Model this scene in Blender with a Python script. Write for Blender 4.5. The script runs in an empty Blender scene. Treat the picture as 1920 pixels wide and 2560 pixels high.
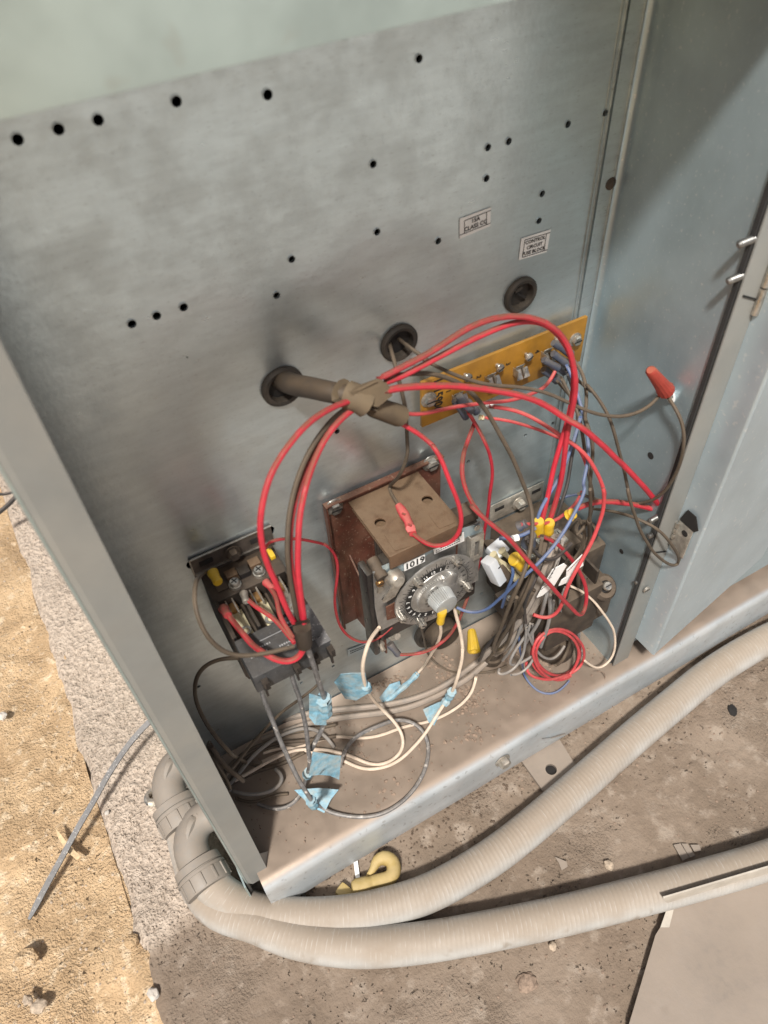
import bpy, bmesh, math, random
from mathutils import Vector, Matrix, noise
random.seed(7)
sc = bpy.context.scene
COL = sc.collection
# ------------------------------------------------------------------ camera (solved from the vanishing points)
W0, H0, F0 = 1920.0, 2560.0, 1899.8
CR = Vector((0.86965762, -0.04767530, -0.49134783))    # camera x axis given in (r,up,b) components, see below
r_ = Vector((0.86965762, -0.39338664, 0.29823242))
u_ = Vector((-0.0476753, -0.66823575, -0.7424204))
b_ = Vector((-0.49134783, -0.63143324, 0.59989114))
CAM = Vector((-0.37340388, -0.36708743, 0.68221431))
def ray(px, py):
    v = Vector((px - 960, py - 1280, F0))
    return Vector((v.dot(r_), v.dot(b_), v.dot(u_)))
RG = dict(R1=(440,1250,400/1659),R2=(780,1100,480/1659),R3=(1140,1200,400/1639),R4=(640,760,480/1659),R5=(1000,640,500/1659),
          R6=(440,1600,400/1659),R7=(780,1600,460/1659),R8=(1440,500,480/1327),T1=(0,1150,480/1659),T2=(0,1750,600/1639),
          T3=(360,1840,740/1659),T4=(1100,1700,820/1659),T5=(0,0,960/1659),T6=(960,0,960/1659),T7=(1440,1200,480/1517),
          T8=(1140,480,260/1659),D=(0,0,1920/1659),S=(0,0,1))
FLOOR = -.012; GROUND = -.08
def P(rg, x, y, val, ax='d'):
    """a point of the place: the view line through a measured spot cut with a real plane (d = distance in front of the back wall,
    z = height, f = height over the pan, g = height over the slab, x = plane parallel to the side panel)"""
    o = RG[rg]; v = ray(o[0] + x*o[2], o[1] + y*o[2])
    if ax == 'd': i, t = 1, -val
    elif ax == 'z': i, t = 2, val
    elif ax == 'f': i, t = 2, FLOOR + val
    elif ax == 'g': i, t = 2, GROUND + val
    else: i, t = 0, val
    return CAM + v*((t - CAM[i])/v[i])
cd = bpy.data.cameras.new('camera'); cam = bpy.data.objects.new('camera', cd); COL.objects.link(cam)
cd.sensor_fit = 'VERTICAL'; cd.sensor_height = 36; cd.lens = F0/H0*36
cd.clip_start = .01; cd.clip_end = 200
m = Matrix.Identity(4)
cx = Vector((r_[0], b_[0], u_[0])); cy = -Vector((r_[1], b_[1], u_[1])); cz = -Vector((r_[2], b_[2], u_[2]))
for i in range(3):
    m[i][0], m[i][1], m[i][2], m[i][3] = cx[i], cy[i], cz[i], CAM[i]
cam.matrix_world = m
cd.dof.use_dof = True; cd.dof.focus_distance = .66; cd.dof.aperture_fstop = 8.5
sc.camera = cam
# ------------------------------------------------------------------ light
SUN = Vector((-.31, -.44, .85)).normalized()       # direction towards the sun
w = bpy.data.worlds.new('World'); sc.world = w; w.use_nodes = True
nt = w.node_tree; bg = nt.nodes['Background']; sky = nt.nodes.new('ShaderNodeTexSky')
sky.sky_type = 'NISHITA'; sky.sun_disc = False
sky.sun_elevation = math.asin(SUN.z); sky.sun_rotation = math.atan2(SUN.x, SUN.y)
sky.air_density = 1.0; sky.dust_density = 6.0; sky.ozone_density = .3
nt.links.new(sky.outputs[0], bg.inputs[0]); bg.inputs[1].default_value = .055
ld = bpy.data.lights.new('sun', 'SUN'); lo = bpy.data.objects.new('sun', ld); COL.objects.link(lo)
ld.energy = 3.6; ld.angle = math.radians(5); ld.color = (1, .965, .91)
lo.rotation_euler = SUN.to_track_quat('Z', 'Y').to_euler()
sc.view_settings.view_transform = 'Standard'; sc.view_settings.look = 'None'; sc.view_settings.gamma = 1
sc.view_settings.exposure = 0.45

# ------------------------------------------------------------------ materials
def mat(name, col, rough=.6, metal=0., dust=0., dustcol=(.25,.19,.14), var=.15, vscale=60, bump=.0, bscale=400, spots=0., spotcol=(.08,.07,.06),
        spotscale=500, film=0., filmscale=9, stretch=None, rvar=.1, low=.05, high=.85, spec=.5, dn=(.2,.6), warp=0.):
    m = bpy.data.materials.new(name); m.use_nodes = True
    n = m.node_tree.nodes; L = m.node_tree.links; bs = n['Principled BSDF']
    g = n.new('ShaderNodeNewGeometry')
    def tex(scale, detail=4, rough_=.6, st=None, off=0):
        mp = n.new('ShaderNodeMapping'); L.new(g.outputs['Position'], mp.inputs[0])
        if st: mp.inputs['Scale'].default_value = st
        mp.inputs['Location'].default_value = (off, off*.7, off*1.3)
        t = n.new('ShaderNodeTexNoise'); t.inputs['Scale'].default_value = scale; t.inputs['Detail'].default_value = detail
        t.inputs['Roughness'].default_value = rough_; L.new(mp.outputs[0], t.inputs[0]); return t.outputs[0]
    def ramp(src, a, b):
        r = n.new('ShaderNodeMapRange'); r.interpolation_type = 'SMOOTHSTEP'
        r.inputs[1].default_value = a; r.inputs[2].default_value = b; L.new(src, r.inputs[0]); return r.outputs[0]
    def mul(a, b):
        q = n.new('ShaderNodeMath'); q.operation = 'MULTIPLY'
        for i, s in enumerate((a, b)):
            if isinstance(s, (int, float)): q.inputs[i].default_value = s
            else: L.new(s, q.inputs[i])
        return q.outputs[0]
    def mix(f, a, b):
        q = n.new('ShaderNodeMix'); q.data_type = 'RGBA'
        if isinstance(f, (int, float)): q.inputs[0].default_value = f
        else: L.new(f, q.inputs[0])
        for i, s in ((6, a), (7, b)):
            if isinstance(s, tuple): q.inputs[i].default_value = (*s, 1)
            else: L.new(s, q.inputs[i])
        return q.outputs[2]
    base = mix(ramp(tex(vscale, st=stretch), .3, .7), tuple(c*(1-var) for c in col), tuple(min(1, c*(1+var)) for c in col))
    if spots:
        s = mul(ramp(tex(spotscale, 2, .5, stretch, 3), .62, .72), spots); base = mix(s, base, spotcol)
    f = None
    if film:                                   # thin dirty film in clouds
        f = mul(ramp(tex(filmscale, 6, .6, None, 5), .35, .7), film); base = mix(f, base, dustcol)
    if dust:
        sp = n.new('ShaderNodeSeparateXYZ'); L.new(g.outputs['Normal'], sp.inputs[0])
        d = mul(ramp(sp.outputs[2], low, high), mul(ramp(tex(120, 5, .65, None, 9), *dn), dust)); base = mix(d, base, dustcol)
        f = d if f is None else f
    L.new(base, bs.inputs['Base Color'])
    rr = n.new('ShaderNodeMapRange'); L.new(tex(vscale*2.3, 3, .6, stretch, 2), rr.inputs[0])
    rr.inputs[3].default_value = max(.03, rough - rvar); rr.inputs[4].default_value = min(1, rough + rvar)
    if f is not None:
        q = n.new('ShaderNodeMix'); L.new(f, q.inputs[0]); L.new(rr.outputs[0], q.inputs[2]); q.inputs[3].default_value = .9
        L.new(q.outputs[0], bs.inputs['Roughness'])
        if metal:
            q = n.new('ShaderNodeMix'); L.new(f, q.inputs[0]); q.inputs[2].default_value = metal; q.inputs[3].default_value = 0
            L.new(q.outputs[0], bs.inputs['Metallic'])
    else:
        L.new(rr.outputs[0], bs.inputs['Roughness']); bs.inputs['Metallic'].default_value = metal
    bs.inputs['Specular IOR Level'].default_value = spec
    if bump:
        bp = n.new('ShaderNodeBump'); bp.inputs['Strength'].default_value = 1; bp.inputs['Distance'].default_value = bump
        L.new(tex(bscale, 4, .6, None, 7), bp.inputs['Height']); L.new(bp.outputs[0], bs.inputs['Normal'])
        if warp:       # sheet not quite flat: long soft upright waves
            b2 = n.new('ShaderNodeBump'); b2.inputs['Strength'].default_value = 1; b2.inputs['Distance'].default_value = warp
            L.new(tex(1.0, 1, .4, (10, 1, .7), 21), b2.inputs['Height']); L.new(b2.outputs[0], bp.inputs['Normal'])
    return m
DUST = (.27, .205, .155)
M = {}
M['galv'] = mat('galvanised_steel', (.56,.635,.66), .29, .84, var=.055, vscale=38, rvar=.045, spots=.35, spotcol=(.20,.21,.21), spotscale=260, film=.14, filmscale=45,
                dustcol=(.25,.255,.235), stretch=(1,1,5), bump=.00010, bscale=330, warp=.0022)
M['galv_side'] = mat('galvanised_steel_side', (.42,.53,.58), .33, .7, var=.09, vscale=12, rvar=.06, spots=.55, spotcol=(.72,.76,.76), spotscale=330, film=.3, filmscale=9,
                dustcol=(.24,.27,.28), stretch=(1,1.4,1), bump=.00008, bscale=420)
M['galv_door'] = mat('galvanised_steel_door', (.50,.60,.66), .34, .6, var=.07, vscale=10, rvar=.05, spots=.45, spotcol=(.8,.82,.82), spotscale=210, film=.25, filmscale=11,
                dustcol=(.42,.44,.42), bump=.00008, bscale=300)
M['paint'] = mat('grey_painted_steel', (.23,.238,.228), .5, 0, var=.05, vscale=30, dust=.25, dustcol=(.4,.35,.28), film=.15, filmscale=20)
M['header'] = mat('pale_coated_steel', (.40,.49,.48), .38, .5, var=.16, vscale=17, spots=.3, spotscale=60, spotcol=(.35,.36,.33))
M['pan'] = mat('galvanised_pan', (.56,.60,.62), .45, .5, var=.1, vscale=20, spots=.4, spotscale=180, spotcol=(.2,.19,.18), dust=.97, dustcol=(.30,.232,.178), low=.60, high=.95, film=.25, filmscale=40, dn=(-.3,.25))
M['dark'] = mat('dark_void', (.015,.013,.012), .9, 0)
M['gasket'] = mat('black_rubber_gasket', (.03,.03,.03), .8, 0, bump=.0003, bscale=900)
M['rubber'] = mat('dusty_black_rubber', (.018,.016,.014), .6, 0, dust=.45, dustcol=(.09,.07,.05), film=.35, filmscale=80)
M['sheath'] = mat('dusty_brown_sheath', (.05,.04,.032), .55, 0, dust=.85, dustcol=(.085,.06,.038), film=.3, filmscale=60, low=0, high=.8)
M['tapeb'] = mat('dusty_brown_tape', (.10,.075,.05), .75, 0, dust=.9, dustcol=(.15,.11,.066), film=.6, filmscale=60, low=-.2, high=.5)
M['red'] = mat('red_wire_insulation', (.42,.022,.040), .42, 0, var=.15, vscale=90, dust=.92, dustcol=(.155,.068,.042), low=.0, high=.7)
M['redclean'] = mat('bright_red_insulation', (.47,.024,.044), .42, 0, var=.14, vscale=90, dust=.85, dustcol=(.19,.075,.045), low=.2, high=.85)
M['redpink'] = mat('faded_red_insulation', (.52,.06,.068), .45, 0, var=.12, vscale=90, dust=.45, dustcol=(.33,.17,.12), low=.3, high=.95)
M['brown'] = mat('dusty_brown_insulation', (.07,.055,.04), .5, 0, var=.2, vscale=120, dust=.85, dustcol=(.13,.096,.064), low=-.1, high=.9)
M['grey'] = mat('grey_insulation', (.22,.22,.22), .45, 0, var=.15, vscale=120, dust=.7, dustcol=(.32,.27,.22), low=0, high=.9, film=.25, filmscale=120)
M['silver'] = mat('scuffed_silver_cable', (.155,.155,.158), .38, .2, var=.3, vscale=260, spots=.9, spotcol=(.62,.58,.53), spotscale=170, dust=.45, dustcol=(.34,.29,.24), low=.2, high=1., bump=.0004, bscale=300)
M['black'] = mat('black_insulation', (.02,.02,.022), .4, 0, var=.2, vscale=120, dust=.35, dustcol=(.25,.20,.16), low=.2, high=1)
M['blackgrey'] = mat('weathered_black_plastic', (.045,.048,.055), .45, 0, var=.3, vscale=200, spots=.9, spotcol=(.55,.53,.5), spotscale=600, dust=.3, dustcol=(.4,.38,.36))
M['cream'] = mat('cream_insulation', (.66,.55,.44), .45, 0, var=.1, vscale=120, dust=.55, dustcol=(.45,.33,.24), low=.3, high=1.)
M['blue'] = mat('blue_insulation', (.065,.12,.27), .42, 0, var=.12, vscale=120, dust=.7, dustcol=(.20,.20,.23), low=.0, high=1.)
M['tape'] = mat('light_blue_tape', (.17,.37,.49), .65, 0, var=.22, vscale=220, dust=.25, dustcol=(.42,.42,.37), film=.6, filmscale=110, bump=.0006, bscale=230)
M['amber'] = mat('amber_phenolic_board', (.30,.145,.016), .36, 0, var=.22, vscale=45, film=.35, filmscale=40, dustcol=(.20,.10,.02), dust=.3)
M['steel'] = mat('zinc_plated_steel', (.50,.48,.44), .3, .95, var=.2, vscale=300, film=.3, filmscale=200, dustcol=(.30,.25,.18))
M['dsteel'] = mat('dusty_steel', (.52,.50,.45), .4, .8, var=.2, vscale=200, dust=.7, dustcol=(.33,.27,.21), film=.3, filmscale=120)
M['ink'] = mat('black_ink', (.012,.012,.012), .6, 0)
M['white'] = mat('white_label', (.86,.86,.84), .45, 0, var=.03, film=.05, filmscale=60, dustcol=(.5,.46,.4))
M['silverprint'] = mat('silver_print', (.42,.42,.42), .4, .3)
M['redbrown'] = mat('red_oxide_paint', (.10,.034,.022), .45, 0, var=.3, vscale=80, dust=.5, dustcol=(.15,.09,.055), film=.4, filmscale=50, spots=.4, spotcol=(.45,.36,.27), spotscale=500)
M['dustbrown'] = mat('dust_coated_bracket', (.10,.055,.03), .5, 0, var=.2, vscale=110, dust=.75, dustcol=(.17,.115,.07), film=.3, filmscale=30, low=.2, high=.9, bump=.0003, bscale=900)
M['bakelite'] = mat('dusty_black_housing', (.022,.017,.014), .5, 0, dust=.7, dustcol=(.085,.062,.043), film=.3, filmscale=60, low=.5, high=1)
M['bakelite2'] = mat('black_housing_shiny', (.018,.016,.016), .3, 0, dust=.3, dustcol=(.12,.09,.06))
M['relay'] = mat('brown_dust_housing', (.035,.026,.019), .75, 0, var=.3, vscale=90, dust=.8, dustcol=(.12,.088,.06), film=.5, filmscale=50)
M['cart'] = mat('dark_grey_label_plate', (.05,.052,.055), .5, .1, var=.2, vscale=200, dust=.4, dustcol=(.09,.078,.064), spots=.25, spotcol=(.3,.3,.3), spotscale=700, low=.5, high=1)
M['yellow'] = mat('yellow_plastic', (.64,.41,.02), .4, 0, var=.08, dust=.3, dustcol=(.45,.33,.12))
M['yellowhook'] = mat('chalky_yellow_paint', (.36,.26,.085), .6, 0, var=.12, vscale=80, dust=.35, dustcol=(.48,.38,.22))
M['orange'] = mat('orange_red_plastic', (.34,.045,.03), .55, 0, var=.1, dust=.55, dustcol=(.38,.17,.09), low=.3, high=1)
M['boot'] = mat('dusty_blue_grey_boot', (.05,.065,.10), .45, 0, dust=.85, dustcol=(.13,.11,.09), film=.4, filmscale=90)
M['cable'] = mat('dusty_grey_cable', (.22,.20,.18), .5, 0, var=.15, dust=.85, dustcol=(.33,.265,.21), film=.35, filmscale=60, low=-.1, high=.9)
M['ivory'] = mat('ivory_plastic', (.62,.56,.36), .4, 0, dust=.3, dustcol=(.4,.33,.23))
M['whiteplastic'] = mat('white_plastic', (.50,.54,.58), .4, 0, var=.05, dust=.35, dustcol=(.5,.45,.4))
M['dialsteel'] = mat('brushed_dial_steel', (.42,.415,.40), .33, .8, var=.12, vscale=200, film=.22, filmscale=120, dustcol=(.25,.21,.16))
M['strap'] = mat('dull_brown_strap', (.10,.085,.075), .4, .5, var=.3, vscale=120, film=.5, filmscale=60, dustcol=(.10,.08,.06))
M['steel2'] = mat('dull_zinc_thread', (.27,.27,.26), .42, .9, var=.2, vscale=300)
M['knob'] = mat('dull_grey_knob', (.36,.38,.38), .42, .35, var=.08, vscale=120, film=.3, filmscale=90, dustcol=(.30,.26,.21))
M['copper'] = mat('tan_metal', (.42,.24,.10), .35, .8)
M['plate'] = mat('dusty_sheet', (.25,.21,.175), .6, 0, spots=.6, spotcol=(.15,.115,.085), spotscale=28, var=.2, vscale=12, dust=.6, dustcol=(.27,.22,.175), film=.5, filmscale=14, bump=.0002, bscale=300)
M['plate2'] = mat('dusty_pale_strip', (.46,.42,.36), .6, 0, var=.1, film=.4, filmscale=30, dustcol=(.33,.27,.21))
M['fitting'] = mat('dusty_grey_fitting', (.22,.205,.185), .55, 0, var=.08, dust=.7, dustcol=(.26,.22,.18), film=.4, filmscale=50, low=-.1)
M['pebble'] = mat('pale_stone', (.40,.32,.24), .8, 0, var=.3, vscale=200)
M['palestone'] = mat('chalky_stone', (.56,.54,.51), .8, 0, var=.15, vscale=200, dust=.5, dustcol=(.45,.38,.3))
M['darkcrumb'] = mat('dark_crumb', (.11,.078,.055), .95, 0, var=.3, vscale=200)
M['wood'] = mat('pale_wood_chip', (.60,.45,.27), .7, 0, var=.2, vscale=300)
M['clump'] = mat('brown_dust_clump', (.24,.175,.13), .95, 0, var=.3, vscale=300)

def conduit_mat():
    m = mat('dusty_corrugated_conduit', (.42,.41,.385), .6, 0, spots=.55, spotcol=(.19,.145,.10), spotscale=46, var=.08, vscale=40, dust=.9, dustcol=(.29,.235,.18), film=.55, filmscale=25, low=.35, high=1., dn=(-.2,.45))
    n = m.node_tree.nodes; L = m.node_tree.links; bs = n['Principled BSDF']
    at = n.new('ShaderNodeAttribute'); at.attribute_name = 'along'
    mp = n.new('ShaderNodeMapping'); mp.inputs['Scale'].default_value = (1, 1, 1)
    g = n.new('ShaderNodeNewGeometry')
    wv = n.new('ShaderNodeMath'); wv.operation = 'MULTIPLY'; wv.inputs[1].default_value = 1/.0042*math.tau; L.new(at.outputs['Fac'], wv.inputs[0])
    sn = n.new('ShaderNodeMath'); sn.operation = 'SINE'; L.new(wv.outputs[0], sn.inputs[0])
    ns = n.new('ShaderNodeTexNoise'); ns.inputs['Scale'].default_value = 70; L.new(g.outputs['Position'], ns.inputs[0])
    bc = bs.inputs['Base Color'].links[0].from_socket
    cr = n.new('ShaderNodeMapRange'); cr.inputs[1].default_value = .72; cr.inputs[2].default_value = 1; cr.inputs[4].default_value = .3; L.new(sn.outputs[0], cr.inputs[0])
    n2 = n.new('ShaderNodeTexNoise'); n2.inputs['Scale'].default_value = 110; L.new(g.outputs['Position'], n2.inputs[0])
    nr = n.new('ShaderNodeMapRange'); nr.inputs[1].default_value = .48; nr.inputs[2].default_value = .66; L.new(n2.outputs[0], nr.inputs[0])
    cm = n.new('ShaderNodeMath'); cm.operation = 'MULTIPLY'; L.new(cr.outputs[0], cm.inputs[0]); L.new(nr.outputs[0], cm.inputs[1])
    mx = n.new('ShaderNodeMix'); mx.data_type = 'RGBA'; L.new(cm.outputs[0], mx.inputs[0]); L.new(bc, mx.inputs[6]); mx.inputs[7].default_value = (.55,.53,.5,1); L.new(mx.outputs[2], bs.inputs['Base Color'])
    ml = n.new('ShaderNodeMath'); ml.operation = 'MULTIPLY'; L.new(sn.outputs[0], ml.inputs[0]); L.new(ns.outputs[0], ml.inputs[1])
    bp = n.new('ShaderNodeBump'); bp.inputs['Distance'].default_value = .00014; L.new(ml.outputs[0], bp.inputs['Height']); L.new(bp.outputs[0], bs.inputs['Normal'])
    return m
M['conduit'] = conduit_mat()

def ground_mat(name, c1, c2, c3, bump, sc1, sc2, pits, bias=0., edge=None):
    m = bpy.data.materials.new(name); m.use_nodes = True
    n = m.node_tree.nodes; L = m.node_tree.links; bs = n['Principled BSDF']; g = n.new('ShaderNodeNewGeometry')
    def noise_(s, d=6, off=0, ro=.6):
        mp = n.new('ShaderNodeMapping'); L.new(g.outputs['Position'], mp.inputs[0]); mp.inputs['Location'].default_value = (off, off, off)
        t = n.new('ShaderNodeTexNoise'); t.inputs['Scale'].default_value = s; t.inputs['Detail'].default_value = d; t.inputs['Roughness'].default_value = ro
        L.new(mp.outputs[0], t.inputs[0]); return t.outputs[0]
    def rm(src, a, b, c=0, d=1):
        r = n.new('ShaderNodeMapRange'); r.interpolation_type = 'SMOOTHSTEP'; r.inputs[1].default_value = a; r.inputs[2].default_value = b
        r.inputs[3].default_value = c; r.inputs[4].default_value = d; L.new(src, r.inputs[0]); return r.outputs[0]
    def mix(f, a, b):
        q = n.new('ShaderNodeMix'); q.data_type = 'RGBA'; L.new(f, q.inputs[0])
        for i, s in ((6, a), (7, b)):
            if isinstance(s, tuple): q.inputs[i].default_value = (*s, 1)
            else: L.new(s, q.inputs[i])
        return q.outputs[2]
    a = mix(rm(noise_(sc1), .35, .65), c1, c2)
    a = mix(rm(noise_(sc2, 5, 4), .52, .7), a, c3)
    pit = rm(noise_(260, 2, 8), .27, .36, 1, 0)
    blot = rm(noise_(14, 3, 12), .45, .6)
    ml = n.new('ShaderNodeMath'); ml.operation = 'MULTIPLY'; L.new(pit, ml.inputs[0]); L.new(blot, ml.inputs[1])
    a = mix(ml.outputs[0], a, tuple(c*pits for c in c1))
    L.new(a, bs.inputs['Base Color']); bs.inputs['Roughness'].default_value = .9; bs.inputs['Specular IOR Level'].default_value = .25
    h1 = noise_(sc2*1.5, 5, 1, .65); h2 = noise_(420, 3, 3, .6)
    smooth = rm(noise_(6, 3, 20), .42 + bias, .58 + bias)
    q = n.new('ShaderNodeMath'); q.operation = 'MULTIPLY'; L.new(h2, q.inputs[0]); L.new(smooth, q.inputs[1])
    if edge is not None:
        sp = n.new('ShaderNodeSeparateXYZ'); L.new(g.outputs['Position'], sp.inputs[0])
        wob = n.new('ShaderNodeMath'); wob.operation = 'MULTIPLY_ADD'; L.new(noise_(9, 4, 30), wob.inputs[0]); wob.inputs[1].default_value = .10; L.new(sp.outputs[0], wob.inputs[2])
        wy = n.new('ShaderNodeMath'); wy.operation = 'MULTIPLY_ADD'; L.new(sp.outputs[1], wy.inputs[0]); wy.inputs[1].default_value = -.35; L.new(wob.outputs[0], wy.inputs[2])
        em = rm(wy.outputs[0], edge, edge + .03, 1, 0)
        ywob = n.new('ShaderNodeMath'); ywob.operation = 'MULTIPLY_ADD'; L.new(noise_(16, 5, 41), ywob.inputs[0]); ywob.inputs[1].default_value = .06; L.new(sp.outputs[1], ywob.inputs[2])
        em2 = n.new('ShaderNodeMath'); em2.operation = 'MULTIPLY'; L.new(em, em2.inputs[0]); L.new(rm(ywob.outputs[0], -.075, -.055), em2.inputs[1]); em = em2.outputs[0]
        gr = n.new('ShaderNodeMath'); gr.operation = 'MULTIPLY'; L.new(noise_(230, 2, 33, .5), gr.inputs[0]); L.new(em, gr.inputs[1])
        g3 = n.new('ShaderNodeMath'); g3.operation = 'MULTIPLY_ADD'; L.new(gr.outputs[0], g3.inputs[0]); g3.inputs[1].default_value = 1.5; L.new(q.outputs[0], g3.inputs[2]); q = g3
        cm = n.new('ShaderNodeMath'); cm.operation = 'MULTIPLY'; L.new(rm(noise_(230, 2, 33, .5), .42, .6, 1, 0), cm.inputs[0]); L.new(em, cm.inputs[1])
        cm2 = n.new('ShaderNodeMath'); cm2.operation = 'MULTIPLY'; L.new(cm.outputs[0], cm2.inputs[0]); cm2.inputs[1].default_value = .35
        L.new(mix(cm2.outputs[0], mix(em, a, (.52,.435,.355)), (.20,.155,.12)), bs.inputs['Base Color'])
    ad = n.new('ShaderNodeMath'); ad.operation = 'ADD'; L.new(h1, ad.inputs[0]); L.new(q.outputs[0], ad.inputs[1])
    sb = n.new('ShaderNodeMath'); sb.operation = 'SUBTRACT'; L.new(ad.outputs[0], sb.inputs[0]); L.new(ml.outputs[0], sb.inputs[1])
    bp = n.new('ShaderNodeBump'); bp.inputs['Distance'].default_value = bump; L.new(sb.outputs[0], bp.inputs['Height']); L.new(bp.outputs[0], bs.inputs['Normal'])
    return m
M['slab'] = ground_mat('dusty_rough_concrete', (.19,.145,.108), (.245,.192,.147), (.30,.245,.195), .0032, 16, 60, .7, 0., -.385)
M['apron'] = ground_mat('pale_bounce_concrete', (.44,.41,.37), (.52,.49,.45), (.58,.55,.50), .002, 6, 40, .8)  # paler than the slab so the steel reflects a brighter ground
M['soil'] = ground_mat('sandy_soil', (.50,.345,.20), (.67,.48,.29), (.78,.62,.43), .0052, 22, 90, .22, -.1)

# ------------------------------------------------------------------ mesh helpers
def frame(d, hint=None):
    d = d.normalized(); h = hint or (Vector((0,0,1)) if abs(d.z) < .9 else Vector((1,0,0)))
    a = d.cross(h).normalized(); return a, a.cross(d).normalized(), d
class MB:
    def __init__(s): s.bm = bmesh.new()
    def box(s, c, size, rot=None, bev=0.):
        g = bmesh.ops.create_cube(s.bm, size=1)['verts']
        mt = Matrix.Translation(Vector(c)) @ (rot.to_4x4() if rot else Matrix.Identity(4)) @ Matrix.Diagonal((*size, 1))
        bmesh.ops.transform(s.bm, matrix=mt, verts=g)
        if bev:
            es = list({e for v in g for e in v.link_edges}); bmesh.ops.bevel(s.bm, geom=es, offset=bev, segments=2, profile=.6, affect='EDGES')
        return s
    def bb(s, x0, x1, y0, y1, z0, z1, bev=0.):
        return s.box(((x0+x1)/2, (y0+y1)/2, (z0+z1)/2), (abs(x1-x0), abs(y1-y0), abs(z1-z0)), None, bev)
    def rings(s, cs, n, cap=True, closed=False):
        """cs: list of lists of n points"""
        vs = [[s.bm.verts.new(p) for p in c] for c in cs]
        for i in range(len(vs) - (0 if closed else 1)):
            a, b = vs[i], vs[(i+1) % len(vs)]
            for k in range(n): s.bm.faces.new((a[k], a[(k+1) % n], b[(k+1) % n], b[k]))
        if cap and not closed:
            s.bm.faces.new(vs[0][::-1]); s.bm.faces.new(vs[-1])
        return s
    def cyl(s, p0, p1, r0, r1=None, n=16, hint=None):
        p0, p1 = Vector(p0), Vector(p1); r1 = r0 if r1 is None else r1; a, b, d = frame(p1-p0, hint)
        return s.rings([[p + (a*math.cos(t*math.tau/n) + b*math.sin(t*math.tau/n))*r for t in range(n)] for p, r in ((p0, r0), (p1, r1))], n)
    def lathe(s, p0, d, prof, n=24, ridge=None):
        """prof: (distance along d, radius) pairs"""
        p0 = Vector(p0); a, b, d = frame(Vector(d)); cs = []
        for h, r in prof:
            cs.append([p0 + d*h + (a*math.cos(t*math.tau/n) + b*math.sin(t*math.tau/n))*(r*(1 - (ridge if ridge and t % 2 else 0))) for t in range(n)])
        return s.rings(cs, n)
    def tube(s, pts, r, n=8, rf=None):
        pts = [Vector(p) for p in pts]; cs = []; up = None
        for i, p in enumerate(pts):
            d = (pts[min(i+1, len(pts)-1)] - pts[max(i-1, 0)]).normalized()
            if up is None: a, b, _ = frame(d)
            else:
                a = (up - d*up.dot(d)).normalized(); b = d.cross(a)
            up = a; rr = r*(rf(i/(len(pts)-1)) if rf else 1)
            cs.append([p + (a*math.cos(t*math.tau/n) + b*math.sin(t*math.tau/n))*rr for t in range(n)])
        return s.rings(cs, n)
    def prism(s, pts, d):
        """closed outline pts pushed along vector d"""
        pts = [Vector(p) for p in pts]; d = Vector(d)
        a = [s.bm.verts.new(p) for p in pts]; b = [s.bm.verts.new(p + d) for p in pts]; n = len(a)
        s.bm.faces.new(a[::-1]); s.bm.faces.new(b)
        for k in range(n): s.bm.faces.new((a[k], a[(k+1) % n], b[(k+1) % n], b[k]))
        return s
    def ring(s, c, d, r0, r1, h, n=32):
        c = Vector(c); a, b, d = frame(Vector(d))
        def cc(r, z): return [c + d*z + (a*math.cos(t*math.tau/n) + b*math.sin(t*math.tau/n))*r for t in range(n)]
        return s.rings([cc(r0, 0), cc(r0, h), cc(r1, h), cc(r1, 0)], n, closed=True)
    def build(s, name, mt, parent=None, smooth=True, label=None, cat=None, group=None, kind=None):
        bmesh.ops.recalc_face_normals(s.bm, faces=s.bm.faces)
        me = bpy.data.meshes.new(name); s.bm.to_mesh(me); s.bm.free()
        return link(name, me, mt, parent, smooth, label, cat, group, kind)
def link(name, me, mt, parent=None, smooth=True, label=None, cat=None, group=None, kind=None):
    me.materials.append(M[mt] if isinstance(mt, str) else mt)
    if smooth:
        me.polygons.foreach_set('use_smooth', [True]*len(me.polygons)); me.set_sharp_from_angle(angle=math.radians(38))
    o = bpy.data.objects.new(name, me); COL.objects.link(o)
    if parent is not None:
        o.parent = parent; o.matrix_parent_inverse = parent.matrix_basis.inverted()
    for k, v in (('label', label), ('category', cat), ('group', group), ('kind', kind)):
        if v: o[k] = v
    return o
def empty(name, loc, label, cat, group=None):
    o = bpy.data.objects.new(name, None); COL.objects.link(o); o.location = loc; o.empty_display_size = .01
    o['label'] = label; o['category'] = cat
    if group: o['group'] = group
    return o
def text(name, s, o, ex, ey, size, mt='ink', parent=None, align='CENTER', off=.00025, squash=1.):
    """flat printed letters at o, running along ex, letter tops along ey"""
    cu = bpy.data.curves.new('t', 'FONT'); cu.body = s; cu.size = size; cu.align_x = align; cu.align_y = 'CENTER'; cu.resolution_u = 2; cu.offset = size*.028
    t = bpy.data.objects.new('t', cu); COL.objects.link(t)
    me = bpy.data.meshes.new_from_object(t); bpy.data.objects.remove(t)
    ex = Vector(ex).normalized(); ey = Vector(ey).normalized(); nn = ex.cross(ey).normalized(); o = Vector(o) + nn*off
    for v in me.vertices: v.co = o + ex*(v.co.x*squash) + ey*v.co.y
    return link(name, me, mt, parent, False)
def smoothpath(pts, step=.003):
    pts = [Vector(p) for p in pts]; out = []
    for i in range(len(pts)-1):
        p0 = pts[max(i-1, 0)]; p1 = pts[i]; p2 = pts[i+1]; p3 = pts[min(i+2, len(pts)-1)]
        n = max(2, int((p2-p1).length/step))
        for k in range(n):
            t = k/n
            out.append(.5*((2*p1) + (p2-p0)*t + (2*p0-5*p1+4*p2-p3)*t*t + (3*p1-p0-3*p2+p3)*t**3))
    out.append(pts[-1]); return out
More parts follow.
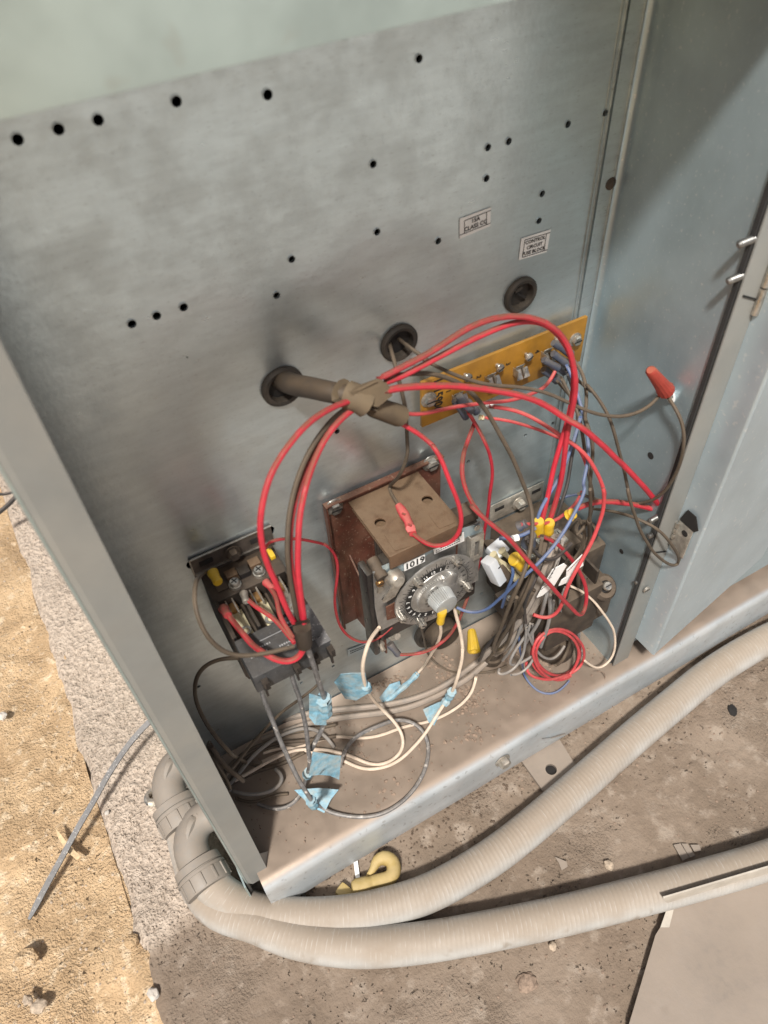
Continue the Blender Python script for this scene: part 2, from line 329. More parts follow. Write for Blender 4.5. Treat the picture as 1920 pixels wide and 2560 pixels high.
def relax(p, n=2):
    p = list(p)
    for _ in range(n):
        q = p[:]
        for i in range(1, len(p)-1): q[i] = p[i]*.5 + (p[i-1] + p[i+1])*.25
        p = q
    return p
def path(*segs):
    """segs: region name followed by its spots (x, y, value[, axis])"""
    out = []; rg = None
    for s in segs:
        if isinstance(s, str): rg = s
        else: out.append(P(rg, *s))
    return relax(smoothpath(out), 14)
def wire(name, mt, r, pth, label, cat='wire', group=None, n=8):
    o_ = random.random()*90
    pth = [p + Vector((noise.noise(p*38 + Vector((o_,0,0))), noise.noise(p*38 + Vector((0,o_,0))), 0))*.0007 for p in pth]
    return MB().tube(pth, r*.71, n).build(name, mt, None, True, label, cat, group)
def boot(parent, p0, p1, r, mt, name='terminal_boot'):
    """crimp barrel with a flared mouth"""
    p0, p1 = Vector(p0), Vector(p1); d = p1 - p0; L_ = d.length
    MB().lathe(p0, d, [(0, r*.85), (L_*.1, r), (L_*.45, r*.92), (L_*.6, r*1.0), (L_*.95, r*1.18), (L_, r*1.1)], 12).build(name, mt, parent)
def tape_wrap(parent, pth, i0, i1, r, flap, mt='tape'):
    """tape wound round a wire (between path indices) and a flap of outline points stuck to it"""
    a = MB().tube(pth[i0:i1], r, 8, lambda t: 1 + .18*math.sin(t*17) )
    a.build('tape_wrap', mt, parent)
    if flap:
        c = sum(flap, Vector())/len(flap); nrm = (flap[1]-flap[0]).cross(flap[2]-flap[0]).normalized()
        mb = MB(); bm = mb.bm; N = len(flap); rows = 5; grid = []
        for k in range(rows):
            t = k/(rows-1)*.92
            grid.append([bm.verts.new(p.lerp(c, t) + nrm*(noise.noise(p.lerp(c, t)*210)*.0042 + .0008*math.sin(j*1.3))) for j, p in enumerate(flap)])
        for k in range(rows-1):
            for j in range(N): bm.faces.new((grid[k][j], grid[k][(j+1) % N], grid[k+1][(j+1) % N], grid[k+1][j]))
        bm.faces.new(grid[-1])
        bmesh.ops.recalc_face_normals(bm, faces=bm.faces)
        bmesh.ops.solidify(bm, geom=list(bm.faces), thickness=.0005)
        mb.build('tape_flap', mt, parent)
def subdiv_poly(pts, n=3):
    out = []
    for i, p in enumerate(pts):
        q = pts[(i+1) % len(pts)]
        for k in range(n): out.append(Vector(p).lerp(Vector(q), k/n))
    return out

# ================================================================== THE SETTING: ground
mb = MB(); bm = mb.bm
def grid(bm, x0, x1, y0, y1, nx, ny, zf):
    vs = [[bm.verts.new((x0 + (x1-x0)*i/nx, y0 + (y1-y0)*j/ny, zf(x0 + (x1-x0)*i/nx, y0 + (y1-y0)*j/ny))) for i in range(nx+1)] for j in range(ny+1)]
    for j in range(ny):
        for i in range(nx): bm.faces.new((vs[j][i], vs[j][i+1], vs[j+1][i+1], vs[j+1][i]))
def nz(x, y, s, o=0): return noise.noise(Vector((x*s + o, y*s - o, o*1.7)))
def soil_z(x, y):
    e = min(1, max(0, (-x - .513)/.01)) if x < -.50 else 0
    n_ = nz(x, y, 14)*.006 + nz(x, y, 45, 3)*.003 + nz(x, y, 130, 5)*.0014
    far = max(0, 1 - max(0, math.hypot(x+.8, y) - .8)/.5)
    if x > -.535: n_ += .010*max(0, nz(x, y, 13, 7) + .12)*min(1, (x + .535)/.015)
    return -.0885 + n_*far
far = MB(); far.bb(-30, 30, -30, 30, -.42, -.112); far.build('ground', 'soil', None, False, kind='structure')
grid(bm, -1.5, -.50, -.75, 1.3, 200, 400, soil_z)
o = mb.build('soil', 'soil', None, True, kind='structure')
def slab_z(x, y):
    e = min(1., max(0., (x + .5145)/.006)); n_ = nz(x, y, 9)*.0016 + nz(x, y, 38, 2)*.0014 + nz(x, y, 110, 4)*.0011
    return GROUND + n_*1.0 - (1-e)*.006
mb = MB(); grid(mb.bm, -.5145, .75, -.85, .20, 380, 300, slab_z)
for v in mb.bm.verts:
    if v.co.x < -.498: v.co.x += (nz(3, v.co.y, 22, 5)*.006 + nz(5, v.co.y, 90, 2)*.002)*(1 - (v.co.x + .5145)/.0165)
mb.build('concrete_slab', 'slab', None, True, kind='structure')
mb = MB(); mb.bb(-.5144, 9, -9, -.849, -.10, -.0815); mb.bb(.749, 9, -.849, 1.3, -.10, -.0815); mb.build('unseen_bounce_apron', 'apron', None, False, kind='structure')  # unseen ground added in front, pale to brighten the back panel's reflections
mb = MB(); bm = mb.bm   # slab's broken front edge and rest of slab behind the cabinet
grid(bm, -.5145, -.38, .20, 1.3, 40, 260, slab_z)
ys = [-.85 + k*.012 for k in range(180)]
pa = [bm.verts.new((-.5145 - .0015*abs(nz(0, y, 60, 8)), y, GROUND - .0062)) for y in ys]; pb = [bm.verts.new((-.517 - .003*abs(nz(0, y, 40, 9)), y, GROUND - .03)) for y in ys]
for k in range(len(ys)-1): bm.faces.new((pa[k], pa[k+1], pb[k+1], pb[k]))
mb.build('slab_edge', 'slab', None, True, kind='structure')

# ================================================================== THE CABINET
X0, X1, YF, ZT = -.405, 0., -.115, .70
cab = empty('electrical_cabinet', (-.2, -.06, -.08), 'open galvanised steel electrical cabinet with holes punched in its back panel', 'cabinet')
# back panel with real holes
holes = []      # x, z, radius
def hole(rg, x, y, r=.0042): 
    p = P(rg, x, y, 0); holes.append((p.x, p.z, r))
for h in [(76,601),(252,557),(423,517),(761,437),(1155,408)]: hole('T5', *h, r=.0025)
for h in [(1611,708),(1628,1001),(1259,1119),(1194,1275)]: hole('T5', *h, r=.0021)
for h in [(569,1398),(676,1363),(792,1326)]: hole('T5', *h, r=.0024)
for h in [(150,252),(448,636),(537,610),(441,770),(682,836),(668,953),(233,1040),(793,536),(954,487)]: hole('T6', *h, r=.0021)
hole('R4', 699, 1099, .0020); hole('R5', 1268, 1388, .0018); hole('R5', 1040, 1490, .0018)
for h in [(1450,1570),(1298,1895),(1630,1722),(235,1935)]: hole('R1', *h, r=.0017)
hole('R2', 1465,1325,.0015); hole('R2', 1350,188,.0017); hole('D', 404, 772, .0005)
GR = [P('R4', 225, 705, 0), P('R4', 1230, 330, 0), P('R5', 992, 318, 0)]
GRr = [.0125, .0120, .0118]
for g, r in zip(GR, GRr): holes.append((g.x, g.z, r))
KN = [P('R1', 175, 660, 0), P('R1', 960, 325, 0)]
for k in KN: holes.append((k.x, k.z, .0048))
def holed_panel(name, x0, x1, z0, z1, holes, th, mt, parent):
    bm = bmesh.new(); edges = []
    def loop(pts):
        vs = [bm.verts.new(p) for p in pts]
        for i in range(len(vs)): edges.append(bm.edges.new((vs[i], vs[(i+1) % len(vs)])))
    loop([(x0,0,z0),(x1,0,z0),(x1,0,z1),(x0,0,z1)])
    for hx, hz, r in holes:
        loop([(hx + r*math.cos(t*math.tau/18), 0, hz + r*math.sin(t*math.tau/18)) for t in range(18)])
    bmesh.ops.triangle_fill(bm, use_beauty=True, edges=edges)
    bmesh.ops.recalc_face_normals(bm, faces=bm.faces)
    g = bmesh.ops.extrude_face_region(bm, geom=list(bm.faces))
    bmesh.ops.translate(bm, vec=(0, th, 0), verts=[v for v in g['geom'] if isinstance(v, bmesh.types.BMVert)])
    mb = MB(); mb.bm.free(); mb.bm = bm
    return mb.build(name, mt, parent, False)
holed_panel('back_panel', X0, .03, -.02, ZT, holes, .0016, 'galv', cab)
# burrs round some holes
mb = MB()
for hx, hz, r in holes[:22]: MB().ring((hx, .0, hz), (0,-1,0), r*1.0, r*1.16, .0005, 20).build('hole_burr', 'galv', cab)
mb = MB(); mb.bb(X0-.002, .8, .40, .402, -.07, ZT); mb.bb(X0-.0035, X0-.001, .0, .40, -.07, ZT); mb.bb(X0-.002, .8, -.113, .401, ZT, ZT+.002); mb.bb(.6,.602,-.1,.4,-.07,ZT)
mb.build('rear_casing', 'paint', cab, False)
MB().bb(X0-.0033, X0-.0012, -.1135, -.0005, -.07, ZT-.0005).build('left_panel', 'paint', cab, False)
# seams by the corner: a lapped flange with two raised hems
xs1 = P('S', 1573, 0, 0).x; xs2 = -.0045
mb = MB(); mb.bb(xs1, -.0008, -.0014, -.0003, .0, ZT-.001); mb.build('corner_flange', 'galv', cab, False)
MB().tube([(xs1-.0012, -.0006, FLOOR), (xs1-.0012, -.0006, ZT-.001)], .0009, 8).build('seam', 'galv', cab)
MB().tube([(xs1-.0048, -.0004, FLOOR), (xs1-.0048, -.0004, ZT-.001)], .0006, 8).build('seam', 'galv', cab)
MB().tube([(-.0050, -.0020, FLOOR), (-.0050, -.0020, ZT-.001)], .0008, 8).build('seam', 'galv', cab)
p = P('T6', 973, 790, 0); MB().lathe((p.x, -.0012, p.z), (0,-1,0), [(0,.0042),(.0007,.0042),(.0012,.003)], 16).build('spot_weld', 'relay', cab)
# side panel with curved root
bm = bmesh.new(); prof = []
for k in range(7):
    t = k/6*math.pi/2; prof.append((-.005 + .005*math.sin(t), -.001 - .005*(1-math.cos(t))))
prof.append((0, YF + .003))
zs = [-.0125, .1, .25, .4, .55, ZT]
vs = [[bm.verts.new((x, y, z)) for x, y in prof] for z in zs]
for a, b in zip(vs, vs[1:]):
    for k in range(len(prof)-1): bm.faces.new((a[k], a[k+1], b[k+1], b[k]))
mb = MB(); mb.bm.free(); mb.bm = bm; mb.build('side_panel', 'galv_side', cab)
def side_disc(rg, x, y, r, name='punched_hole'):
    p = P(rg, x, y, -.0003, 'x'); MB().lathe((.0004, p.y, p.z), (-1,0,0), [(0,r),(.0008,r)], 12).build(name, 'dark', cab)
side_disc('R8', 515, 1768, .003); side_disc('T7', 358, 565, .0025)
MB().bb(-.0022, -.0004, YF+.001, YF+.0042, -.006, ZT-.001).build('gasket', 'gasket', cab, False)
MB().bb(-.0004, .0195, YF-.001, YF+.0006, -.0105, ZT-.001, .0004).build('front_flange', 'paint', cab)
MB().bb(.0185, .60, -.1085, -.107, .0, ZT-.001).build('neighbour_panel', 'galv_side', cab, False)
# left post: face, folded edge, return
mb = MB(); mb.prism([(-.4035,YF,-.030),(-.3868,YF,-.030),(-.3868,YF,.640),(-.4035,YF,.640)], (0,.0012,0)); mb.build('post', 'paint', cab, False)
mb = MB(); mb.prism([(-.4033,YF+.0002,-.030),(-.4033,YF+.0002,.640),(-.4074,YF+.0018,.640),(-.4074,YF+.0018,-.026)], (0,.0012,0)); mb.build('post_fold', 'paint', cab, False)
MB().bb(-.4078,-.4068, YF+.0012, -.055, -.028, .64).build('post_return', 'header', cab, False)
mb = MB(); mb.prism([(-.3868,YF+.0015,-.012),(-.3868,YF+.0015,.02),(-.380,YF+.012,-.012)], (-.0008,0,0)); mb.build('post_gusset', 'paint', cab, False)
# header
mb = MB(); mb.bb(-.4076, .60, YF-.0012, YF, .6022, .72, .0004); mb.build('header', 'header', cab)
MB().bb(-.40, .60, YF+.0004, YF+.018, .6024, .6036).build('header_return', 'header', cab, False)
MB().bb(-.4076, .60, YF-.0026, YF-.0014, .6560, .6572).build('header_hem', 'header', cab, False)
# base pan : top, rounded front edge and lip
prof = [(-.001, FLOOR+.004), (-.008, FLOOR+.0008), (-.02, FLOOR)]
prof += [(-.02 - .1*k/18, FLOOR) for k in range(1, 19)]
for k in range(1, 9):
    t = k/8*math.pi/2; prof.append((-.120 - .012*math.sin(t), FLOOR - .012*(1-math.cos(t))))
prof += [(-.1325, -.04), (-.1325, -.056), (-.1335, -.066), (-.131, -.072), (-.122, -.073)]
bm = bmesh.new(); nx = 220; vs = []
for i in range(nx+1):
    x = -.396 + (1.0)*i/nx; row = []
    for y, z in prof:
        dz = 0
        if -.119 < y < -.003: dz = (nz(x, y, 40, 2)*.0011 + nz(x, y, 120, 6)*.0008 + abs(nz(x,y,18,9))*.0012)
        row.append(bm.verts.new((x, y + (nz(x, z, 12, 4)*.0007 if y < -.119 else 0), z + dz)))
    vs.append(row)
for a, b in zip(vs, vs[1:]):
    for k in range(len(prof)-1): bm.faces.new((a[k], a[k+1], b[k+1], b[k]))
mb = MB(); mb.bm.free(); mb.bm = bm; mb.build('base_pan', 'pan', cab)
MB().bb(-.4085, .60, -.128, .38, -.0785, -.0735).build('base_rail', 'dsteel', cab, False)
MB().bb(-.4105, -.4090, -.118, .30, -.072, -.02).build('pan_side_lip', 'header', cab, False)
# lip bolt, hole
def bolt(parent, p, d, r=.0055, h=.004, slot=True, mt='steel', washer=True, name='bolt', n=6):
    p = Vector(p); d = Vector(d).normalized(); a, b, _ = frame(d)
    mb = MB()
    if washer: mb.lathe(p, d, [(0, r*1.35), (r*.18, r*1.35), (r*.22, r*1.25)], 20)
    mb.lathe(p + d*r*.2, d, [(0, r), (h*.75, r), (h, r*.86)], n)
    if not slot: 
        return mb.build(name, mt, parent)
    o = mb.build(name, mt, parent)
    MB().box(p + d*(h + r*.2), (r*1.6, r*.22, r*.12), Matrix((a, b, d)).transposed()).build('slot', 'ink', o, False)
    return o
bolt(cab, P('T4', 315, 405, .133), (0,-1,0), .0062, .006, False, 'dsteel')
p = P('T4', 548, 258, .126); MB().lathe(p + Vector((0,.003,0)), (0,-.8,.6), [(0,.003),(.004,.003)], 12).build('punched_hole', 'dark', cab)
mb = MB(); q_ = [P('T4', *p, .1345) for p in [(515,298),(560,292),(634,270),(600,290),(560,306),(530,308)]]; mb.prism(q_, (0,-.0012,0)); mb.build('torn_tab', 'pan', cab, False)
# side studs and flange screws
def stud(rg, x0, y0, L_=.008, r=.0024):
    p = P(rg, x0, y0, -.0005, 'x'); mb = MB(); pr = []
    for k in range(9): pr += [(L_*k/9, r*.86), (L_*(k+.5)/9, r)]
    pr += [(L_*.99, r*.8), (L_*1.05, r*.5)]
    mb.lathe((0, p.y, p.z), (-1,0,0), pr, 12).build('stud', 'steel2', cab)
stud('R8', 1225, 270, .012); stud('R8', 1140, 525, .011); stud('T7', 650, 290, .010); stud('T7', 610, 425, .006); stud('T7', 490, 800, .004, .0018)
bolt(cab, P('T7', 548, 858, .117), (0,-1,0), .0034, .002, True, 'steel', False, 'screw', 12)
# door with hinges: flange strip forward of the hinge line, folded into the leaf
door = MB(); dth = .0012; cr = Vector((.0205, -.140)); far_ = Vector((.60, -.040)); zb = .0265
bm = door.bm; pf = [(.0195, -.114)] + [(.0200, -.120), (.0203, -.132)]
for k in range(5):
    t = k/4; pf.append((.0205 + .0015*t*t, -.138 - .0022*t))
dv = (far_ - cr).normalized()
pf += [tuple(cr + dv*s) for s in (.004, .012)] 
for k in range(1, 25): pf.append(tuple(cr + dv*(.012 + .55*k/24)))
vs = [[bm.verts.new((x, y, z)) for x, y in pf] for z in (zb, .1, .2, .3, .4, .5, .6, ZT)]
for a, b in zip(vs, vs[1:]):
    for k in range(len(pf)-1): bm.faces.new((a[k], a[k+1], b[k+1], b[k]))
bmesh.ops.recalc_face_normals(bm, faces=bm.faces); bmesh.ops.solidify(bm, geom=list(bm.faces), thickness=dth)
DO = door.build('door', 'galv_door', cab)
def hinge(z0, z1, leaf):
    h = MB()
    nk = 4
    for k in range(nk):
        a = z0 + (z1-z0)*k/nk + .0006; b = z0 + (z1-z0)*(k+1)/nk - .0006
        h.cyl((.0188, YF-.0025, a), (.0188, YF-.0025, b), .0026, n=12)
    ho = h.build('hinge_knuckle', 'steel', DO)
    if leaf:
        MB().bb(.0178, .0192, -.133, -.118, z0-.004, z1+.003, .0004).build('hinge_leaf', 'dsteel', DO)
        MB().lathe((.0180, -.127, z1-.005), (-1,0,0), [(0,.0030),(.0006,.0030)], 14).build('hinge_hole', 'dark', DO)
        MB().prism([(.0184,-.118,z1+.004),(.0184,-.122,z1+.019),(.0184,-.131,z1+.019),(.0184,-.137,z1+.008),(.0184,-.134,z1+.0035)], (-.0007,0,0)).build('latch_opening', 'dark', DO, False)
zz = P('R8', 1290, 520, .116).z; hinge(zz-.028, zz+.05, False)
zz = P('T7', 745, 420, .116).z; hinge(zz-.014, zz+.014, True)
# notch lines on the front flange (the flange is lapped in three lengths)
for rg, x, y in (('R8', 1175, 690), ('T7', 630, 590)):
    p = P(rg, x, y, .1165); MB().box((.0105, YF-.0014, p.z), (.0175, .0008, .0011), Matrix.Rotation(math.radians(28), 3, 'Y')).build('lap_joint', 'ink', cab, False)
# cloud of dust clumps on the pan
mb = MB()
cl = [(P('R7', x, y, 0, 'f'), s) for x, y, s in [(1370,480,14),(1430,870,10),(690,1430,8),(700,290,8),(600,400,16),(1020,960,4),(420,1010,4),(1000,310,14),(1240,300,14),(1420,610,14),(1100,260,12),(820,330,14),(700,340,14)]]
cl += [(P('R3', x, y, 0, 'f'), 12) for x, y in [(1550,1700),(900,1900),(1300,1480),(560,1800)]]
for c, k in cl:
    for _ in range(int(k*3.2)):
        p = c + Vector((random.gauss(0,.010), random.gauss(0,.006), .0004)); 
        if p.y > -.004 or p.y < -.118 or p.x > -.004: continue
        s = random.uniform(.0006, .0022); g = bmesh.ops.create_icosphere(mb.bm, subdivisions=1, radius=s)['verts']
        for v in g: v.co = Vector((v.co.x*random.uniform(.6,1.5), v.co.y*random.uniform(.6,1.5), v.co.z*random.uniform(.4,1.1))) + p
for _ in range(500):
    p = Vector((random.uniform(-.385,-.006), random.uniform(-.117,-.006), FLOOR+.0012)); s = random.uniform(.0003,.0011)
    g = bmesh.ops.create_icosphere(mb.bm, subdivisions=1, radius=s)['verts']
    for v in g: v.co += p
mb.build('dust_clumps', 'clump', None, True, 'clods of brown dust scattered over the cabinet floor', 'dust', None, 'stuff')

# ================================================================== stickers on the back panel
def sticker(corners, rows, label, fs, box_inset):
    c = [P('T8', *p, .0004) for p in corners]     # tl, tr, br, bl
    o = empty('sticker', (c[0]+c[2])/2, label, 'sticker')
    MB().prism(c, (0,-.0003,0)).build('paper', 'white', o, False)
    ctr = (c[0]+c[1]+c[2]+c[3])/4 + Vector((0,-.0004,0))
    ex = (c[1]-c[0]+c[2]-c[3])/2; ey = (c[0]-c[3]+c[1]-c[2])/2
    def at(u, v): return ctr + ex*u + ey*v
    mb = MB(); tl = .00022
    def line(a, b):
        d = (b-a).normalized(); s = d.cross(Vector((0,1,0)))*tl; mb.prism([a-s, b-s, b+s, a+s], (0,-.00012,0))
    u0, u1, v0, v1 = box_inset
    line(at(-.5 if u0 < -.35 and len(rows) == 2 else u0, v1), at(.5, v1)); line(at(-.5 if len(rows) == 2 else u0, v0), at(.5, v0)); line(at(u0, v0), at(u0, v1)); line(at(u1, v0), at(u1, v1))
    mb.build('border_line', 'ink', o, False)
    for s, v in rows: text('lettering', s, at((u0+u1)/2, v), ex, ey, fs, 'ink', o, off=.0002)
    return o
sticker([(55,425),(552,240),(545,540),(55,745)], [('15A', .16), ('CLASS CC', -.14)], 'white sticker reading 15A CLASS CC on the back panel', .0038, (-.35,.36,-.32,.33))
sticker([(1040,740),(1508,592),(1445,955),(997,1085)], [('CONTROL', .23), ('CIRCUIT', -.02), ('FUSE BLOCK', -.26)], 'white sticker reading CONTROL CIRCUIT FUSE BLOCK above the plugged grommet', .0034, (-.38,.37,-.40,.38))
sk = empty('sticker', P('R7', 400, 80, .001), 'small dirty label low on the back panel beside the timer', 'sticker')
c = [P('R7', *p, .0006) for p in [(315,90),(560,0),(560,38),(325,148)]]; MB().prism(c, (0,-.0003,0)).build('paper', 'galv_door', sk, False)
mb = MB()
for k in range(2):
    a = c[0].lerp(c[3], .35+.3*k); b = c[1].lerp(c[2], .35+.3*k)
    for j in range(14): 
        p = a.lerp(b, .12 + j/16*.9); mb.box(p + Vector((0,-.0005,0)), (.0013, .0002, .0009))
mb.build('print', 'ink', sk, False)

# ================================================================== grommets
def grommet(g, r, label, plug):
    o = empty('grommet', (g.x, 0, g.z), label, 'grommet', 'rubber grommets in the back panel')
    MB().lathe((g.x, .004, g.z), (0,-1,0), [(0, r*.92), (.004, r*.95), (.004, r*1.14), (.0062, r*1.14), (.0075, r*1.0), (.0072, r*.82), (.002, r*.78), (-.001, r*.76)], 32).build('rim', 'rubber', o)
    MB().lathe((g.x, .003, g.z), (0,-1,0), [(0, r*.78), (.001, r*.78)], 24).build('bore', 'rubber' if plug else 'dark', o)
    if plug:
        MB().box((g.x+.001, -.0005, g.z-.001), (.009, .0016, .0016), Matrix.Rotation(math.radians(38), 3, 'Y')).build('slot', 'dark', o, False)
        MB().box((g.x-.002, -.0005, g.z+.005), (.006, .0016, .003), Matrix.Rotation(math.radians(-20), 3, 'Y')).build('tab', 'rubber', o, False)
grommet(GR[0], GRr[0], 'dusty black grommet that the thick taped harness comes out of', False)
grommet(GR[1], GRr[1], 'dusty black grommet with two thin brown wires through it', False)
grommet(GR[2], GRr[2], 'plugged black grommet just above the amber terminal board', True)

# ================================================================== harness sheath with tape
har = empty('wire_harness', GR[0], 'thick dusty brown sheathed harness ending in a tape knot', 'wire harness')
kn = P('R4', 860, 800, .055)
sp = relax(smoothpath([Vector((GR[0].x+.001, .012, GR[0].z+.0)), P('R4', 300, 690, .012), P('R4', 480, 725, .03), P('R4', 660, 765, .045), kn]), 2)
MB().tube(sp, .0070, 16, lambda t: 1 - .1*t).build('sheath', 'sheath', har)
mb = MB(); mb.tube([P('R4', 740, 770, .05), P('R4', 800, 790, .055), P('R4', 870, 810, .058), P('R4', 950, 850, .06)], .0086, 12, lambda t: 1 + .15*math.sin(9*t)); mb.build('tape_wrap', 'tapeb', har)
def slabtape(pts, th, name='tape_flap', mt='tapeb'):
    mb = MB(); nrm = (pts[1]-pts[0]).cross(pts[2]-pts[0]).normalized()
    if nrm.y > 0: nrm = -nrm
    mb.prism(pts, nrm*th); bmesh.ops.bevel(mb.bm, geom=list(mb.bm.edges), offset=th*.3, segments=2, affect='EDGES'); mb.build(name, mt, har)
slabtape([P('R4',790,745,.060),P('R4',870,715,.062),P('R4',1050,628,.064),P('R4',1100,640,.064),P('R4',1178,742,.064),P('R4',1030,862,.066),P('R4',930,800,.064),P('R4',840,800,.062)], .004)
mb = MB(); mb.tube([P('R4', 900, 860, .058), P('R4', 1000, 880, .058), P('R4', 1120, 920, .056), P('R4', 1245, 965, .054)], .0066, 12, lambda t: .8 + .25*t); mb.build('tape_sleeve', 'tapeb', har)
mb = MB(); mb.tube([P('R4', 880, 915, .056), P('R4', 1000, 950, .056), P('R4', 1210, 1030, .052)], .0022, 8); mb.build('sleeve_edge', 'rubber', har)

# ================================================================== wires
KX = kn
def D_(*s): return path(*s)
wires = {}
def W(key, name, mt, r, label, *segs, group=None):
    pth = path(*segs); wires[key] = (wire(name, mt, r, pth, label, 'wire', group), pth); return wires[key]
LG = 'red wires looping down to the left contactor'
W('A', 'red_wire', 'redclean', .0025, 'outermost thick red wire curving down from the tape knot to the left contactor', 'D', (770,862,.058),(745,868,.062),(690,895,.070),(625,955,.080),(578,1040,.088),(560,1130,.094),(570,1200,.098),(600,1272,.101),(635,1345,.104), group=LG)
W('B', 'brown_wire', 'brown', .0022, 'brown wire between the two thick red wires above the black sleeve', 'D', (775,868,.058),(745,880,.058),(700,925,.062),(655,1000,.072),(628,1090,.082),(618,1170,.090),(627,1250,.096),(645,1345,.102))
W('C', 'red_wire', 'redclean', .0026, 'straightest thick red wire dropping from the tape knot into the black sleeve', 'D', (785,872,.057),(755,885,.06),(712,930,.066),(672,1010,.076),(648,1110,.088),(643,1200,.096),(650,1290,.102),(658,1350,.105), group=LG)
W('D', 'red_wire', 'red', .0024, 'dusty red wire squeezed between the brown wire and the straight red wire', 'D', (780,872,.054),(748,886,.056),(700,938,.060),(655,1020,.070),(632,1110,.082),(628,1200,.090),(638,1290,.097),(650,1350,.101), group=LG)
# black sleeve round them
sl = MB().tube([P('R1',1290,1250,.104), P('R1',1310,1340,.108), P('R1',1325,1440,.110), P('R1',1330,1500,.110)], .0054, 14, lambda t: 1.05-.12*t)
sl = sl.build('wire_sleeve', 'bakelite', None, True, 'dusty dark sleeve gathering the wires at the front of the left contactor', 'sleeve')
W('L1', 'red_wire', 'redclean', .0029, 'bright red wire looping under the sleeve onto the left contactor', 'R1', (1310,1440,.110),(1345,1545,.110),(1300,1650,.110),(1180,1705,.108),(1050,1680,.106),(920,1600,.102),(760,1470,.26,'z'),(640,1320,.262,'z'),(560,1210,.262,'z'),(490,1140,.256,'z'))
W('L2', 'red_wire', 'redclean', .0023, 'short red wire between the contactor middle terminal and the sleeve', 'R1', (720,1010,.258,'z'),(800,1095,.262,'z'),(900,1160,.264,'z'),(1020,1205,.264,'z'),(1100,1320,.263,'z'),(1225,1480,.262,'z'))
W('L3', 'red_wire', 'redclean', .0022, 'short red wire hooking down from the contactor right terminal', 'R1', (945,870,.262,'z'),(1000,940,.265,'z'),(1075,985,.268,'z'),(1040,1100,.268,'z'),(1045,1200,.267,'z'),(1140,1310,.266,'z'),(1215,1440,.262,'z'))
W('L4', 'red_wire', 'red', .0016, 'thin red wire curling from the left contactor past the timer base to the terminal strip', 'R1', (940,480,.262,'z'),(1000,425,.045),(1130,400,.040),(1280,400,.036),(1450,430,.032),(1580,480,.028), 'R2',(60,878,.030),(150,915,.032),(215,990,.032),(235,1060,.035),(215,1200,.038),(190,1350,.040),(200,1500,.045),(240,1620,.05),(310,1700,.055),(430,1755,.058),(540,1748,.060),(640,1660,.060),(690,1615,.060))
o, p = W('L5', 'grey_wire', 'brown', .0020, 'dusty brown wire looping round the left side of the contactor from a yellow terminal', 'R1', (395,770,.262,'z'),(300,745,.262,'z'),(215,830,.075),(185,980,.085),(200,1150,.092),(262,1330,.098),(370,1500,.102),(500,1600,.105),(650,1640,.106),(850,1610,.108),(1050,1570,.110),(1220,1520,.110))
boot(o, P('R1', 440, 860, .264, 'z'), P('R1', 375, 745, .264, 'z'), .0036, 'yellow')
# small boots on reds
boot(wires['L2'][0], P('R1',730,1060,.260,'z'), P('R1',700,960,.260,'z'), .0026, 'dsteel')
boot(wires['L3'][0], P('R1',1010,930,.264,'z'), P('R1',930,850,.262,'z'), .0026, 'redpink')
boot(wires['L1'][0], P('R1',540,1200,.262,'z'), P('R1',490,1120,.258,'z'), .0031, 'red')
# grey/silver cables falling to the floor
o, p1 = W('G1', 'grey_cable', 'grey', .0026, 'grey cable running from under the contactor into a long loop over the cabinet floor', 'R6', (850,380,.07),(910,600,.07),(1000,850,.075),(1080,1050,.085),(1180,1260,.095),(1265,1430,.105),(1345,1570,.112),(1420,1700,.117), 'R7', (40,1480,.012,'f'),(110,1535,.008,'f'),(280,1585,.0045,'f'),(520,1600,.004,'f'),(700,1540,.004,'f'),(850,1430,.004,'f'),(960,1300,.0045,'f'),(1030,1130,.005,'f'),(1058,980,.006,'f'),(1030,850,.009,'f'),(950,760,.013,'f'),(830,712,.016,'f'),(700,735,.020,'f'),(560,790,.022,'f'),(400,870,.022,'f'),(310,940,.022,'f'),(270,1050,.018,'f'),(252,1150,.014,'f'))
wires['G1'][0].data.materials[0] = M['silver']
tape_wrap(o, p1, int(len(p1)*.31), int(len(p1)*.365), .0042, subdiv_poly([P('R7',-160,1352,.020,'f'),P('R7',60,1335,.026,'f'),P('R7',240,1350,.022,'f'),P('R7',170,1440,.016,'f'),P('R7',110,1560,.008,'f'),P('R7',-10,1500,.016,'f')], 2))
o, p2 = W('G2', 'grey_cable', 'silver', .0025, 'scuffed grey cable dropping from the contactor and hooking left above the pan', 'R6', (1180,250,.09),(1240,480,.092),(1310,700,.095),(1350,900,.1),(1372,1150,.105),(1385,1310,.108),(1335,1480,.02,'f'),(1275,1650,.014,'f'),(1160,1750,.010,'f'),(1040,1762,.008,'f'),(930,1735,.006,'f'),(850,1700,.003,'f'))
tape_wrap(o, p2, int(len(p2)*.54), int(len(p2)*.62), .0040, subdiv_poly([P('R6',1420,1160,.108),P('R6',1659,1200,.11),P('R7',262,1045,.11),P('R7',245,1260,.112),P('R7',70,1185,.112),P('R6',1480,1400,.112),P('R6',1380,1410,.112)], 2))
o, p3 = W('G3', 'grey_cable', 'silver', .0026, 'scuffed grey cable on the right of the contactor ending below the topmost tape wrap', 'R6', (1330,-60,.108),(1370,80,.11),(1420,260,.11),(1490,450,.108),(1540,650,.105),(1545,840,.1),(1500,950,.1),(1440,1060,.1),(1400,1140,.102))
tape_wrap(o, p3, int(len(p3)*.54), int(len(p3)*.74), .0050, subdiv_poly([P('R6',1380,560,.104),P('R6',1500,590,.106),P('R6',1560,620,.105),P('R6',1560,885,.104),P('R6',1440,880,.104),P('R6',1380,800,.1)], 2))
